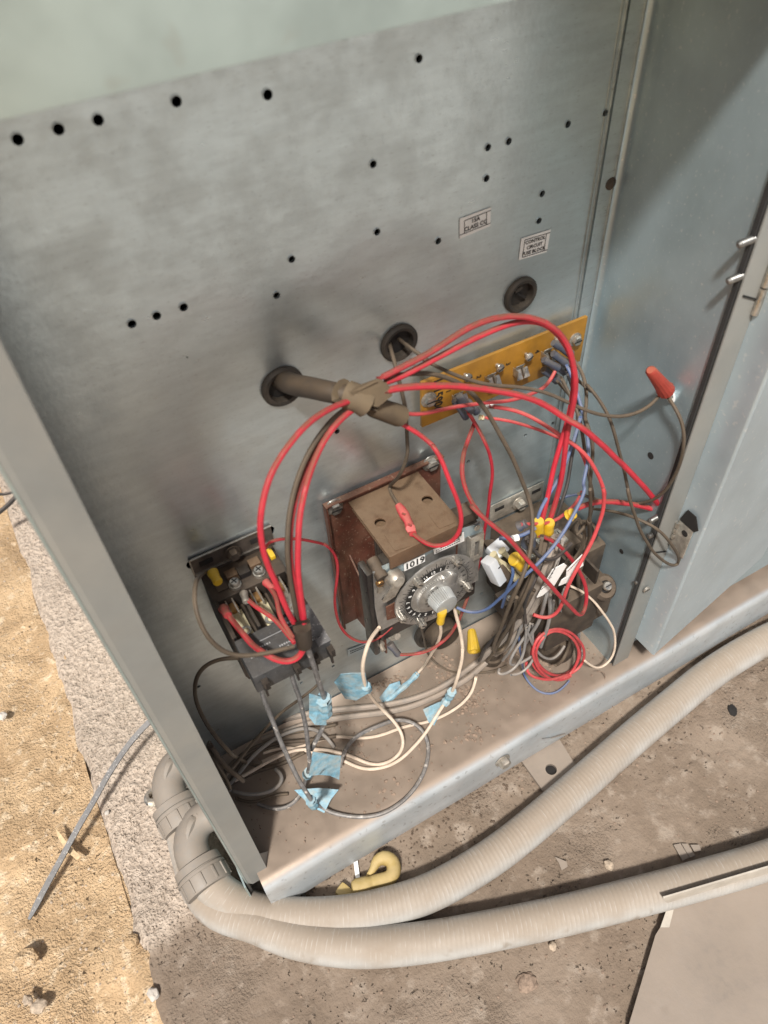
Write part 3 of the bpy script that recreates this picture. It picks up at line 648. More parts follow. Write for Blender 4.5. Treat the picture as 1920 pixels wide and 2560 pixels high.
W('G4', 'grey_cable', 'brown', .0022, 'dark dusty cable arching left behind the contactor and down beside the post', 'R6', (1400,290,.02),(1250,235,.03),(900,200,.05),(600,185,.06),(450,185,.06),(300,240,.06),(220,330,.06),(195,450,.06),(205,620,.06),(270,800,.07),(400,1000,.08),(560,1170,.09),(750,1280,.012,'f'),(900,1320,.008,'f'),(1060,1300,.006,'f'),(1200,1240,.006,'f'),(1330,1170,.006,'f'))
W('G5', 'grey_cable', 'grey', .0024, 'short grey cable hook curling out of the dark corner by the post', 'R6', (560,1560,.012,'f'),(640,1590,.012,'f'),(800,1610,.012,'f'),(970,1590,.012,'f'),(1100,1500,.012,'f'),(1145,1420,.012,'f'),(1110,1360,.012,'f'),(1030,1340,.010,'f'))
W('G6', 'grey_cable', 'brown', .0020, 'dark cable crossing the corner diagonally behind the contactor', 'R6', (1500,430,.01),(1400,530,.015),(1250,640,.02),(1100,740,.03),(900,950,.045),(700,1180,.07),(540,1380,.09),(430,1480,.1))
W('G7', 'grey_cable', 'brown', .0020, 'dark cable bent along the inside of the left post', 'R6', (350,1060,.07),(330,1120,.09),(420,1300,.1),(520,1440,.105),(560,1540,.105))
# big cables along the floor
BG = 'thick grey cables lying along the back of the pan'
W('K1', 'thick_cable', 'cable', .0042, 'upper of the two thick grey cables lying along the floor', 'R3', (1010,560,.085),(960,760,.095),(880,960,.10),(800,1180,.10),(680,1400,.10),(480,1630,.09),(260,1830,.08), 'R7',(1500,190,.010,'f'),(1300,345,.008,'f'),(1100,460,.007,'f'),(900,535,.006,'f'),(700,580,.006,'f'),(400,615,.006,'f'),(140,640,.006,'f'),(-150,690,.006,'f'),(-500,780,.006,'f'), group=BG)
W('K2', 'thick_cable', 'cable', .0042, 'lower of the two thick grey cables lying along the floor', 'R3', (1080,560,.08),(1010,800,.09),(930,1040,.092),(830,1260,.092),(700,1480,.09),(500,1710,.082), 'R7',(1640,140,.012,'f'),(1440,320,.006,'f'),(1250,440,.0045,'f'),(1050,540,.0045,'f'),(800,625,.0045,'f'),(450,680,.0045,'f'),(140,715,.0045,'f'),(-150,790,.0045,'f'),(-450,900,.0045,'f'), group=BG)
W('K3', 'thick_cable', 'relay', .0046, 'thick brown dusty cable bending out of the right contactor towards the floor', 'R3', (920,560,.09),(900,700,.098),(860,880,.104),(760,1060,.108),(690,1180,.11),(640,1300,.108),(560,1460,.10),(430,1640,.09),(300,1800,.075))
W('K4', 'thick_cable', 'relay', .0042, 'rightmost thick brown cable leaving the dirty contactor', 'R3', (1180,800,.07),(1120,900,.08),(1060,1000,.088),(960,1160,.094),(840,1330,.094),(700,1520,.088),(600,1660,.08))
W('K5', 'thick_cable', 'relay', .0038, 'brown dusty stub of cable behind the black looped wire', 'R3', (790,1120,.112),(730,1220,.113),(680,1320,.112),(640,1400,.108))
# cream wires
def tapep(i): return int(i)
o, p = W('C1', 'cream_wire', 'cream', .0022, 'cream wire with a large blue tape flag hanging left of the timer', 'R2', (580,1620,.066),(545,1660,.070),(480,1750,.078), 'R7', (500,60,.080),(460,190,.082),(458,290,.082),(480,400,.080),(540,520,.06),(640,630,.03,'f'),(740,730,.024,'f'),(800,820,.018,'f'),(838,910,.012,'f'),(825,1000,.008,'f'),(740,1085,.005,'f'),(610,1135,.0035,'f'),(480,1115,.0035,'f'),(350,1045,.004,'f'),(200,1000,.006,'f'),(0,985,.008,'f'),(-140,985,.01,'f'),(-330,1060,.012,'f'),(-520,1170,.012,'f'),(-700,1270,.012,'f'))
a = int(len(p)*.205); tape_wrap(o, p, a, int(len(p)*.262), .0038, subdiv_poly([P('R7',258,310,.074),P('R7',350,300,.078),P('R7',480,300,.083),P('R7',510,480,.080),P('R7',400,545,.074),P('R7',300,530,.068),P('R7',200,380,.066)], 2))
o, p = W('C2', 'cream_wire', 'cream', .0022, 'cream wire dropping from the dial side through a slim blue tape wrap', 'R2', (1225,1430,.066),(1260,1560,.070),(1295,1700,.074),(1300,1850,.078), 'R7', (1355,60,.080),(1350,200,.082),(1300,390,.084),(1225,530,.03,'f'),(1140,650,.026,'f'),(1070,770,.02,'f'),(960,920,.012,'f'),(850,1040,.007,'f'),(720,1120,.0035,'f'),(540,1172,.003,'f'),(400,1145,.003,'f'),(290,1090,.004,'f'),(120,1030,.006,'f'),(-60,1000,.004,'f'),(-250,960,.004,'f'),(-440,1020,.004,'f'))
tape_wrap(o, p, int(len(p)*.40), int(len(p)*.485), .0040, subdiv_poly([P('R7',1000,625,.018,'f'),P('R7',1140,560,.022,'f'),P('R7',1210,540,.026,'f'),P('R7',1100,770,.02,'f'),P('R7',1050,740,.018,'f')], 2))
W('C3', 'cream_wire', 'cream', .0021, 'cream wire lying along the floor and curling up at its right end', 'R7', (1478,330,.03,'f'),(1465,420,.02,'f'),(1420,520,.012,'f'),(1330,600,.008,'f'),(1200,680,.004,'f'),(1050,738,.003,'f'),(900,765,.003,'f'),(750,810,.003,'f'),(600,865,.003,'f'),(400,890,.003,'f'),(230,862,.003,'f'),(130,885,.003,'f'),(-60,950,.003,'f'),(-260,1010,.003,'f'),(-450,1100,.003,'f'))
o, p = W('C4', 'cream_wire', 'cream', .0019, 'thin cream wire from a yellow terminal below the knob', 'R2', (1100,1520,.085),(1112,1620,.084),(1108,1700,.080),(1060,1800,.07),(1000,1900,.05), 'R7', (1000,250,.010,'f'),(900,360,.006,'f'),(810,440,.005,'f'),(720,515,.005,'f'),(640,575,.005,'f'))
boot(o, P('R2',1108,1580,.085), P('R2',1125,1475,.085), .0034, 'yellow')
tape_wrap(o, p, int(len(p)*.82), len(p)-1, .0028, subdiv_poly([P('R7',610,520,.012,'f'),P('R7',700,400,.016,'f'),P('R7',790,370,.016,'f'),P('R7',800,410,.010,'f'),P('R7',640,570,.006,'f')], 2))
W('C5', 'brown_wire', 'brown', .0014, 'thin brown wire hanging under the dial to the floor', 'R2', (940,1600,.066),(965,1700,.055),(985,1800,.04), 'R7', (1040,110,.012,'f'),(1080,180,.006,'f'),(1150,240,.003,'f'),(1280,295,.002,'f'),(1450,298,.002,'f'),(1650,288,.003,'f'))
# top reds
TG = 'thick red wires arching over the terminal board'
W('E', 'red_wire', 'red', .0027, 'uppermost thick red wire arching over the amber terminal board', 'R4', (1050,650,.060),(1200,580,.06), 'R5', (60,905,.06),(200,835,.06),(420,685,.06),(620,565,.06),(820,505,.06),(1000,498,.062),(1180,530,.066),(1330,640,.07),(1420,770,.074),(1455,930,.078),(1455,1100,.08),(1425,1300,.082),(1385,1500,.085), 'R3', (1075,40,.088),(1010,250,.09),(955,420,.092), group=TG)
W('F', 'red_wire', 'redclean', .0026, 'lower thick red wire of the pair arching over the terminal board', 'R4', (1080,690,.058),(1250,640,.058), 'R5', (100,945,.058),(250,875,.058),(500,745,.058),(750,620,.058),(950,545,.058),(1060,525,.06),(1220,565,.062),(1350,690,.066),(1430,850,.07),(1445,1050,.073),(1395,1350,.078),(1320,1600,.082), 'R3', (950,100,.086),(910,270,.09),(880,400,.092), group=TG)
W('G', 'red_wire', 'redclean', .0030, 'thick red wire sweeping right across the side panel to a sharp bend', 'R4', (1100,760,.064),(1200,725,.064), 'R5', (-10,1095,.065),(200,1078,.066),(500,1082,.068),(750,1108,.07),(1000,1155,.075),(1200,1230,.08),(1400,1370,.088), 'R8', (10,1545,.094),(150,1665,.098),(300,1805,.1),(440,1950,.104),(560,2085,.106),(598,2125,.106),(575,2150,.104),(480,2120,.1), 'R3', (1600,215,.092),(1480,225,.09),(1350,240,.088),(1250,290,.088))
W('H', 'red_wire', 'redpink', .0019, 'thin red wire crossing the terminal board up to its last terminal', 'R4', (1240,945,.052),(1400,960,.05), 'R5', (250,1295,.045),(400,1260,.042),(700,1220,.040),(950,1195,.038),(1080,1145,.035),(1200,1100,.03),(1260,1040,.028),(1300,930,.024))
o, p = W('I', 'red_wire', 'red', .0019, 'red wire from the first terminal down the right side of the timer', 'R5', (550,1270,.03),(620,1380,.035),(690,1500,.04), 'R2', (1480,0,.045),(1540,120,.046),(1562,260,.048),(1540,450,.048),(1515,650,.046),(1485,800,.044),(1445,1060,.042),(1390,1240,.045),(1310,1440,.055),(1250,1600,.07),(1150,1725,.08),(1000,1830,.08),(860,1860,.075),(740,1855,.07))
boot(o, P('R2',750,1860,.07), P('R2',670,1760,.062), .0030, 'boot')
W('J', 'red_wire', 'red', .0023, 'long red wire running diagonally over the dirty contactor and bending back', 'R5', (620,1390,.03),(570,1500,.032),(535,1620,.04), 'R2', (1320,70,.048),(1288,220,.054),(1310,400,.062),(1380,550,.070),(1500,690,.080), 'R3', (130,230,.088),(230,350,.094),(350,445,.1),(500,560,.106),(620,690,.11),(760,850,.116),(900,1000,.12),(1050,1170,.122),(1180,1310,.122),(1270,1390,.12),(1310,1390,.118),(1335,1300,.115),(1340,1180,.112),(1310,1040,.110),(1250,900,.108),(1180,800,.106),(1060,670,.102),(960,600,.1),(850,565,.098))
W('K', 'red_wire', 'redpink', .0017, 'lower of two thin red wires drooping right from the first terminal', 'R5', (680,1340,.03),(850,1355,.036),(1000,1390,.044),(1200,1460,.056),(1380,1540,.066), 'R8', (10,1690,.074),(60,1790,.078),(75,1850,.08))
W('L', 'red_wire', 'redpink', .0021, 'thin red wire looping from the board down over the right contactor', 'R5', (740,1245,.034),(900,1262,.04),(1050,1310,.05),(1200,1395,.062),(1330,1490,.074), 'R8', (10,1700,.084),(70,1760,.09),(130,1850,.096),(180,1950,.1),(200,2060,.104), 'R3', (1505,60,.108),(1518,200,.108),(1490,390,.110),(1420,580,.112),(1330,740,.114),(1240,890,.116),(1170,1030,.118),(1130,1150,.118),(1095,1280,.118),(1020,1400,.116),(940,1450,.114),(850,1425,.11),(790,1380,.106))
wires['L'][0]['label'] = 'thin red wire looping from the board down over the right contactor'
# butt splice wire
o, p = W('M', 'red_wire', 'redclean', .0022, 'red wire looping over the timer bracket into a red splice', 'R4', (1200,1005,.052),(1350,1080,.056),(1480,1170,.062),(1580,1270,.068), 'R2', (1000,20,.07),(1090,90,.074),(1150,250,.08),(1200,390,.084),(1270,540,.088),(1298,700,.090),(1260,840,.09),(1160,925,.086),(1060,940,.27,'z'),(960,895,.268,'z'),(880,815,.267,'z'))
MB().tube([P('R2',872,812,.2665,'z'), P('R2',850,760,.2662,'z'), P('R2',830,705,.2662,'z'), P('R2',800,650,.2662,'z'), P('R2',770,600,.2665,'z'), P('R2',745,562,.267,'z')], .0032, 12, lambda t: [.85,1.15,.95,1.2,1.1,.8][min(5,int(t*5.99))]).build('butt_splice', 'redpink', o)
for q in ((845,735),(793,640)):
    MB().box(P('R2',*q,.2698,'z'), (.003,.0018,.0006), Matrix.Rotation(math.radians(-60),3,'Z')).build('crimp_dent', 'red', o, False)
W('M2', 'brown_wire', 'brown', .0019, 'thin brown wire hanging from the middle grommet to the red splice', 'R4', (1150,330,-.006),(1165,390,.012),(1200,510,.02),(1240,660,.026),(1285,850,.03),(1310,1080,.032),(1308,1250,.034), 'R2', (838,60,.036),(825,150,.036),(790,250,.036),(740,335,.032),(665,400,.262,'z'),(680,470,.266,'z'),(745,560,.267,'z'))
# brown wires
W('N', 'brown_wire', 'brown', .0018, 'brown wire from the middle grommet running right into the orange wire nut', 'R4', (1215,290,-.006),(1270,330,.008),(1400,430,.02),(1540,530,.03), 'R5', (150,830,.038),(300,920,.044),(500,1010,.05),(750,1070,.055),(1000,1090,.06),(1200,1120,.066),(1350,1190,.072), 'R8', (30,1440,.08),(200,1490,.084),(350,1492,.088),(480,1450,.090),(560,1390,.090),(592,1335,.089))
W('O', 'black_wire', 'brown', .0022, 'dark wire dropping from the board to a long hairpin above the pan', 'R4', (1110,635,.058),(1250,600,.056), 'R5', (20,990,.054),(150,965,.052),(300,975,.052),(440,1030,.054),(600,1130,.056),(700,1260,.06),(800,1430,.066),(900,1600,.074), 'R3', (640,-100,.08),(680,30,.084),(740,160,.088),(775,300,.094),(792,450,.1),(780,620,.106),(740,820,.112),(680,1000,.117),(600,1160,.118),(530,1330,.116),(465,1500,.112),(395,1670,.104),(385,1760,.1),(430,1795,.098),(500,1735,.096),(560,1590,.1),(600,1400,.106),(620,1200,.110))
W('Pw', 'brown_wire', 'brown', .0019, 'brown wire falling from the topmost boot at the right end of the board', 'R5', (1400,820,.026),(1490,900,.034),(1545,1050,.045),(1550,1200,.056),(1525,1350,.066), 'R8', (70,1540,.074),(115,1640,.08),(115,1800,.086),(95,1950,.09),(100,2120,.094), 'R3', (1370,60,.096),(1375,250,.097),(1370,420,.095))
W('Q', 'brown_wire', 'brown', .0018, 'longest grey brown wire hanging over the flange in a narrow loop', 'R5', (1370,940,.024),(1500,1050,.034),(1600,1140,.045), 'R8', (60,1260,.056),(130,1340,.064),(195,1420,.07),(240,1530,.078),(280,1660,.084),(320,1800,.09),(350,1950,.096),(380,2080,.1), 'T7', (405,40,.104),(425,150,.108),(465,290,.114),(525,440,.120),(605,560,.124),(700,645,.127),(775,688,.129),(822,670,.130),(800,580,.129),(720,462,.126),(620,372,.12),(500,310,.11),(330,252,.09),(130,228,.07))
W('Rw', 'brown_wire', 'brown', .0017, 'short brown wire slanting down from under the blue boots', 'R5', (1300,1030,.022),(1400,1150,.034),(1490,1250,.048),(1560,1380,.06),(1590,1540,.07), 'R8', (110,1690,.076))
W('Sw', 'blue_wire', 'blue', .0018, 'grey blue wire from the board crossing the dirty contactor towards the timer', 'R5', (1380,900,.026),(1440,1020,.036),(1490,1200,.05),(1540,1400,.066), 'R8', (80,1640,.078),(90,1760,.086),(70,1880,.092),(35,2010,.098), 'R3', (1345,30,.102),(1305,170,.104),(1230,330,.108),(1130,510,.112),(1000,680,.115),(860,850,.118),(740,950,.116),(620,1045,.112),(500,1165,.104),(380,1280,.096),(250,1355,.088),(120,1365,.08),(10,1305,.074))
W('Vw', 'blue_wire', 'blue', .0018, 'blue wire dropping straight to the yellow terminals of the dirty contactor', 'R5', (1500,1330,.062),(1470,1430,.066),(1430,1560,.074), 'R3', (1060,-20,.082),(960,130,.086),(880,240,.09),(838,340,.094),(842,400,.094),(818,475,.094))
W('Tw', 'grey_wire', 'brown', .0019, 'dull grey wire running down from the orange wire nut behind the flange edge', 'R8', (628,1345,.090),(655,1390,-.012,'x'),(700,1450,-.008,'x'),(744,1550,-.006,'x'),(755,1650,-.006,'x'),(735,1780,-.006,'x'),(685,1900,-.006,'x'),(600,2030,-.007,'x'),(480,2095,-.010,'x'),(350,2110,-.014,'x'),(200,2085,-.02,'x'),(20,2030,.074))
o = wires['Tw'][0]
mk = P('R8', 650, 1345, .090)
MB().tube([P('R8',632,1318,.0905), P('R8',650,1350,.0905), P('R8',664,1376,.0905)], .0032, 12).build('wire_marker', 'white', o)
a_ = P('R8',655,1385,.0938) - P('R8',625,1322,.0938); t_ = P('R8', 648, 1348, .0941)
text('marker_number', '20', t_, a_, Vector((a_.z,0,-a_.x)), .0052, 'ink', o, off=.0002)
# orange wire nut
nut = empty('wire_nut', P('R8', 600, 1290, .09), 'orange red wire nut hanging before the side panel', 'wire nut')
n0, n1 = P('R8', 512, 1175, .094), P('R8', 620, 1315, .090); d = n1-n0; L_ = d.length
MB().lathe(n0, d, [(0,.0024),(L_*.04,.0036),(L_*.5,.0046),(L_*.85,.0055),(L_*.97,.0064),(L_,.0064),(L_,.0052),(L_*.8,.0045)], 28, .055).build('shell', 'orange', nut)
# blue loop, cream loop, red coil, grey coil
W('Ww', 'blue_wire', 'blue', .0015, 'thin blue wire curling beneath the red coil', 'R3', (640,1540,.09),(650,1720,.09),(680,1860,.09),(700,2000,.012,'f'),(770,2120,.006,'f'),(880,2190,.003,'f'),(1000,2200,.003,'f'),(1100,2140,.003,'f'),(1160,2060,.003,'f'))
W('X1', 'cream_wire', 'cream', .0016, 'cream wire looping in front of the side flange', 'R3', (1150,1080,.09),(1260,1120,.094),(1400,1230,.1),(1530,1390,.108),(1618,1560,.113),(1630,1700,.116),(1585,1850,.118),(1500,1925,.118),(1400,1915,.117),(1320,1850,.114))
MB().tube(path('T7',(165,1515,.119),(205,1500,.12),(240,1530,.121),(222,1600,.123),(212,1680,.126),(235,1735,.129),(300,1800,.134)), .0005, 5).build('cobweb_strand', 'clump', None, True, 'brown strand of cobweb dangling from the cream loop over the pan lip', 'cobweb')
cp = []
cc = Vector((1035,1775)); 
for k in range(4*24+1):
    t = k/24*math.tau + 1.0; l = k/24
    rx = 235 + 22*math.sin(l*2.1) + 10*math.sin(t*2+l); ry = 245 + 16*math.cos(l*1.7)
    X = cc.x + rx*math.cos(t) + 18*math.sin(l*1.3) + 30*math.sin(t)*.3; Y = cc.y + ry*math.sin(t) + 14*math.cos(l*2.2)
    cp.append(P('R3', X, Y, .092 + .012*(Y-1500)/550 + .006*math.sin(l*3)))
endp = [P('R3', 1150, 1990, .106), P('R3', 960, 2045, .108), P('R3', 800, 2020, .106), P('R3', 730, 1960, .1), P('R3', 720, 1860, .095)]
wire('red_coil', 'redpink', .0019, relax(smoothpath(cp + endp), 2), 'coil of faded red wire resting on the pan below the dirty contactor', 'wire coil')
GC = 'loose grey wires bunched left of the red coil'
W('Y1', 'grey_wire', 'grey', .0018, 'grey wire looping right into the middle of the red coil', 'R3', (700,1420,.1),(715,1500,.1),(750,1610,.1),(820,1740,.1),(900,1815,.1),(1000,1845,.1),(1070,1790,.1),(1110,1700,.095), group=GC)
W('Y2', 'grey_wire', 'grey', .0018, 'grey wire making the widest loop left of the red coil', 'R3', (760,1470,.098),(740,1560,.098),(640,1690,.098),(550,1840,.1),(540,1915,.1),(640,1890,.1),(760,1830,.1),(815,1770,.098), group=GC)
W('Y3', 'grey_wire', 'grey', .0018, 'grey wire whose loop hangs lowest to the left of the coil', 'R3', (720,1500,.1),(715,1640,.1),(690,1800,.102),(620,1930,.104),(500,2000,.104),(420,2010,.104),(395,1965,.1),(440,1940,.098), group=GC)
W('Y4', 'grey_wire', 'grey', .0017, 'grey wire with a flat loop touching the blue wire', 'R3', (560,2000,.102),(650,2010,.104),(740,1930,.104),(800,1850,.103),(820,1760,.1),(780,1640,.098),(790,1480,.095), group=GC)
W('Y5', 'grey_wire', 'grey', .0024, 'thick grey wire hanging straight in front of the red coil', 'R3', (960,1180,.1),(965,1350,.1),(940,1500,.1),(900,1620,.1),(870,1710,.098), group=GC)
W('Y6', 'brown_wire', 'brown', .0016, 'brown wire end lying on the pan left of the grey loops', 'R3', (230,1975,.004,'f'),(350,1965,.003,'f'),(450,1950,.003,'f'),(520,1900,.008,'f'))
W('Y7', 'red_wire', 'redpink', .0018, 'red wire slanting behind the top of the red coil', 'R3', (1180,1370,.07),(1080,1440,.07),(960,1480,.07))
W('Y8', 'grey_wire', 'grey', .0022, 'grey wire falling beside the flange to the right of the red coil', 'R3', (1300,1380,.07),(1270,1500,.07),(1255,1640,.07),(1250,1760,.075))
W('Y9', 'red_wire', 'redpink', .0018, 'red wire curving left into a blue terminal on the dirty contactor', 'R3', (1290,120,.07),(1240,220,.08),(1120,350,.09),(980,430,.095),(860,455,.097),(740,440,.097),(670,450,.096))
boot(wires['Y9'][0], P('R3',720,442,.097), P('R3',640,480,.094), .0034, 'boot')
W('Z1', 'grey_wire', 'blue', .0016, 'pale blue wire passing behind the red wires at the top of the contactor', 'R3', (1060,190,.05),(1140,145,.05),(1260,130,.055),(1400,170,.06), 'T7', (130,228,.06))
o, p = W('Z2', 'blue_wire', 'blue', .0020, 'short blue wire with a white marker sleeve at the contactor', 'R3', (810,490,.098),(720,560,.1),(640,595,.1),(540,612,.096),(440,600,.09))
MB().tube([P('R3',638,590,.1), P('R3',582,602,.099)], .0026, 10).build('wire_marker', 'white', o)

XG = 'dusty wires tangled round the right contactor'
W('a1', 'brown_wire', 'brown', .0021, 'brown wire down the left side of the thick brown cables', 'R3', (880,560,.1),(855,800,.108),(760,1080,.113),(630,1330,.112),(490,1590,.1),(320,1860,.085), group=XG)
W('a2', 'grey_wire', 'grey', .0021, 'grey wire lying over the thick brown cables', 'R3', (1100,600,.088),(1035,850,.1),(960,1060,.108),(905,1240,.11),(870,1400,.106),(760,1590,.1),(700,1700,.09), group=XG)
W('a3', 'brown_wire', 'brown', .0024, 'brown wire curled over the round relay', 'R3', (1260,400,.07),(1330,470,.078),(1345,600,.086),(1270,740,.092),(1170,860,.098),(1090,960,.1), group=XG)
W('a4', 'grey_wire', 'grey', .0018, 'grey wire passing behind the top of the red coil', 'R3', (1000,1240,.1),(985,1400,.096),(1030,1540,.09),(1120,1620,.086),(1230,1650,.084), group=XG)
W('a5', 'brown_wire', 'brown', .0022, 'brown wire dropping through the red coil', 'R3', (1170,1360,.09),(1180,1540,.09),(1155,1700,.09),(1100,1850,.095),(1020,1900,.1), group=XG)
W('a6', 'black_wire', 'black', .0020, 'black wire left of the hairpin end', 'R3', (620,1380,.1),(520,1500,.1),(400,1610,.095),(300,1720,.09),(240,1850,.08), group=XG)
W('a7', 'brown_wire', 'brown', .0026, 'brown wire wrapping the right edge of the relay', 'R3', (1370,420,.095),(1372,600,.09),(1345,700,.088),(1290,860,.09),(1250,1000,.092),(1270,1150,.09),(1330,1290,.085), group=XG)
W('a8', 'grey_wire', 'grey', .0020, 'grey wire hanging between the ivory bars and the pan', 'R3', (720,1140,.1),(700,1300,.098),(690,1460,.095),(620,1620,.092),(560,1740,.09),(480,1850,.08), group=XG)
W('a9', 'black_wire', 'black', .0016, 'thin black wire ringed behind the yellow spade terminals', 'R3', (700,560,.09),(675,640,.092),(700,700,.094),(780,740,.095),(860,700,.096), group=XG)
W('b0', 'grey_wire', 'silver', .0022, 'scuffed grey wire falling to the pan right of the coil', 'R3', (1290,1250,.08),(1265,1420,.08),(1250,1560,.082),(1262,1700,.085),(1300,1800,.09), group=XG)
W('d1', 'black_wire', 'black', .0019, 'black wire from the board end down to the right contactor', 'R5', (1380,960,.03),(1450,1150,.04),(1480,1350,.055),(1440,1560,.07), 'R3', (1150,20,.082),(1110,150,.086),(1050,330,.09),(1000,470,.092), group=XG)
W('d2', 'brown_wire', 'brown', .0019, 'brown wire bowing over the right edge of the relay', 'R5', (1330,1000,.03),(1440,1200,.045),(1500,1400,.06),(1530,1600,.07), 'R3', (1370,20,.078),(1410,150,.082),(1400,330,.086),(1330,480,.088),(1240,560,.088), group=XG)
W('d3', 'black_wire', 'black', .0021, 'black wire sagging across the face of the right contactor', 'R3', (720,600,.1),(800,760,.106),(900,830,.11),(1010,820,.11),(1100,740,.106),(1180,650,.1), group=XG)
W('d4', 'blue_wire', 'blue', .0018, 'short blue wire under the white end cover', 'R3', (560,830,.09),(620,930,.095),(560,1050,.095),(500,1180,.09),(470,1300,.085), group=XG)
W('d5', 'black_wire', 'black', .0022, 'black wire between the thick brown cables', 'R3', (860,830,.106),(820,1000,.112),(740,1160,.115),(700,1330,.113),(715,1460,.108), group=XG)
W('d6', 'grey_wire', 'grey', .0019, 'grey wire winding down into the red coil from above', 'R3', (1120,1100,.1),(1060,1250,.1),(1100,1400,.095),(1180,1500,.092),(1200,1640,.09), group=XG)
W('d7', 'black_wire', 'black', .0019, 'black wire curled under the relay by the cream wire', 'R3', (1330,1000,.085),(1390,1120,.088),(1370,1260,.088),(1290,1320,.086),(1200,1330,.084), group=XG)
FG = 'dusty wires heaped in the dark left corner of the pan'
W('c1', 'brown_wire', 'brown', .0024, 'dark wire along the back edge of the pan', 'R6', (440,1440,.014,'f'),(650,1200,.012,'f'),(900,1080,.012,'f'),(1150,970,.01,'f'),(1400,930,.01,'f'),(1659,880,.01,'f'), group=FG)
W('c2', 'brown_wire', 'relay', .0026, 'brown wire in front of the back edge wire', 'R6', (560,1480,.01,'f'),(700,1240,.01,'f'),(980,1080,.008,'f'),(1300,1050,.006,'f'),(1659,1000,.006,'f'), group=FG)
W('c3', 'brown_wire', 'relay', .0026, 'brown wire crossing under the grey cables', 'R6', (480,1540,.01,'f'),(700,1430,.01,'f'),(860,1350,.008,'f'),(1080,1290,.006,'f'),(1300,1180,.004,'f'),(1450,1000,.004,'f'), group=FG)
W('c4', 'grey_wire', 'grey', .0024, 'grey wire arching out of the corner', 'R6', (500,1560,.012,'f'),(640,1400,.02,'f'),(820,1180,.03,'f'),(1100,980,.02,'f'),(1400,900,.012,'f'),(1560,1000,.008,'f'),(1640,1120,.004,'f'), group=FG)
W('c5', 'brown_wire', 'brown', .0022, 'brown wire hugging the foot of the left post', 'R6', (620,1640,.004,'f'),(760,1700,.004,'f'),(900,1660,.004,'f'),(1010,1600,.004,'f'),(1160,1600,.004,'f'), group=FG)
W('c6', 'brown_wire', 'relay', .0026, 'short brown stub wire in the left corner', 'R6', (350,1080,.09),(440,1230,.1),(560,1350,.10),(700,1460,.1), group=FG)
# ================================================================== terminal board
bd = empty('terminal_board', (-.085, -.004, .329), 'amber terminal board with screw terminals numbered 1 to 4', 'terminal board')
yb = -.0075
MB().bb(-.1585, -.0125, yb, yb+.0028, .3085, .3495, .0003).build('board', 'amber', bd)
for x in (-.150, -.02): MB().cyl((x, 0, .329), (x, yb, .329), .003).build('standoff', 'dsteel', bd)
def on(rg, x, y, d=None): return P(rg, x, y, -yb if d is None else d)
bolt(bd, on('R5', 235, 1188), (0,-1,0), .0046, .0035, True, 'steel', True)
bolt(bd, on('R5', 1450, 690), (0,-1,0), .0042, .0035, True, 'steel', True)
def screw(parent, p, r, d=(0,-1,0)):
    p = Vector(p); d = Vector(d)
    o = MB().lathe(p, d, [(0, r*.5), (.0035, r*.5), (.0035, r), (.0048, r*.95), (.0056, r*.6), (.0058, r*.2)], 18).build('screw', 'steel', parent)
    MB().box(p + Vector((0,-.0058,0)), (r*1.5, .0005, r*.22), Matrix.Rotation(math.radians(-25),3,'Y')).build('slot', 'ink', o, False)
for (x, y) in ((540,985),(805,905),(1045,815),(1290,680)): screw(bd, on('R5', x, y), .0034)
def clip(x, y, n=2):
    p = on('R5', x, y); mb = MB()
    mb.box(p + Vector((-.003,-.003,.002)), (.0075,.0005,.006), Matrix.Rotation(math.radians(25),3,'X'))
    for k in range(n):
        mb.box(p + Vector((-.0035+.0062*k,-.004,-.004)), (.0052,.0007,.0078), Matrix.Rotation(math.radians(-35),3,'X'))
        mb.box(p + Vector((-.0060+.0062*k,-.003,-.002)), (.0006,.0065,.0065))
    mb.build('terminal_clip', 'steel', bd, False)
for x, y in ((490,1140),(760,985),(995,915),(1225,780)): clip(x, y)
tx = Vector((0,0,-1)); 
for s, x, y in (('1', 397,1120),('2', 650,1000),('3', 893,893),('4', 1135,790)): text('number', s, on('R5', x, y), tx, (1,0,0), .0055, 'ink', bd, off=.0004)
text('lettering', '1015906', on('R5', 312, 1150), tx, (1,0,0), .0105, 'ink', bd, off=.0004, squash=.82)
def bootx(rg, a, b, d, r=.0030, key=None):
    boot(bd if key is None else wires[key][0], P(rg, *a, d), P(rg, *b, d+.004), r, 'boot')
bootx('R5', (1270,720), (1420,815), .018, .0028, 'Pw'); bootx('R5', (1270,810), (1385,895), .019, .0030, 'Sw'); bootx('R5', (1190,860), (1310,930), .020, .0028, 'H'); bootx('R5', (1260,890), (1370,965), .014, .0026, 'Q'); bootx('R5', (1190,940), (1310,1030), .014, .0034, 'Rw')
bootx('R5', (450,1200), (550,1340), .018, .0026, 'J'); bootx('R5', (560,1200), (640,1300), .020, .0026, 'K'); bootx('R5', (490,1160), (590,1290), .026, .0032, 'I')
MB().tube([P('R5',690,1341,.03),P('R5',660,1338,.029)], .0022, 10).build('ferrule', 'ivory', wires['K'][0])
MB().tube([P('R5',765,1248,.034),P('R5',720,1244,.033)], .0022, 10).build('ferrule', 'white', wires['L'][0])

# ================================================================== defrost timer
tm = empty('defrost_timer', (-.19, -.03, .11), 'grey dial timer with ribbed knob under a dusty brown bracket', 'timer')
mb = MB(); mb.bb(-.2415, -.1395, -.0035, -.002, .108, .2685, .0004); mb.bb(-.2425, -.2410, -.008, -.002, .108, .2690); mb.bb(-.2425, -.1388, -.0075, -.002, .2680, .2692)
mb.build('mounting_plate', 'redbrown', tm)
bolt(tm, P('R2', 188, 572, .004), (0,-1,0), .0055, .0042, True, 'steel', True); bolt(tm, P('R2', 1022, 195, .004), (0,-1,0), .0055, .0042, True, 'steel', True)
ZP = .261
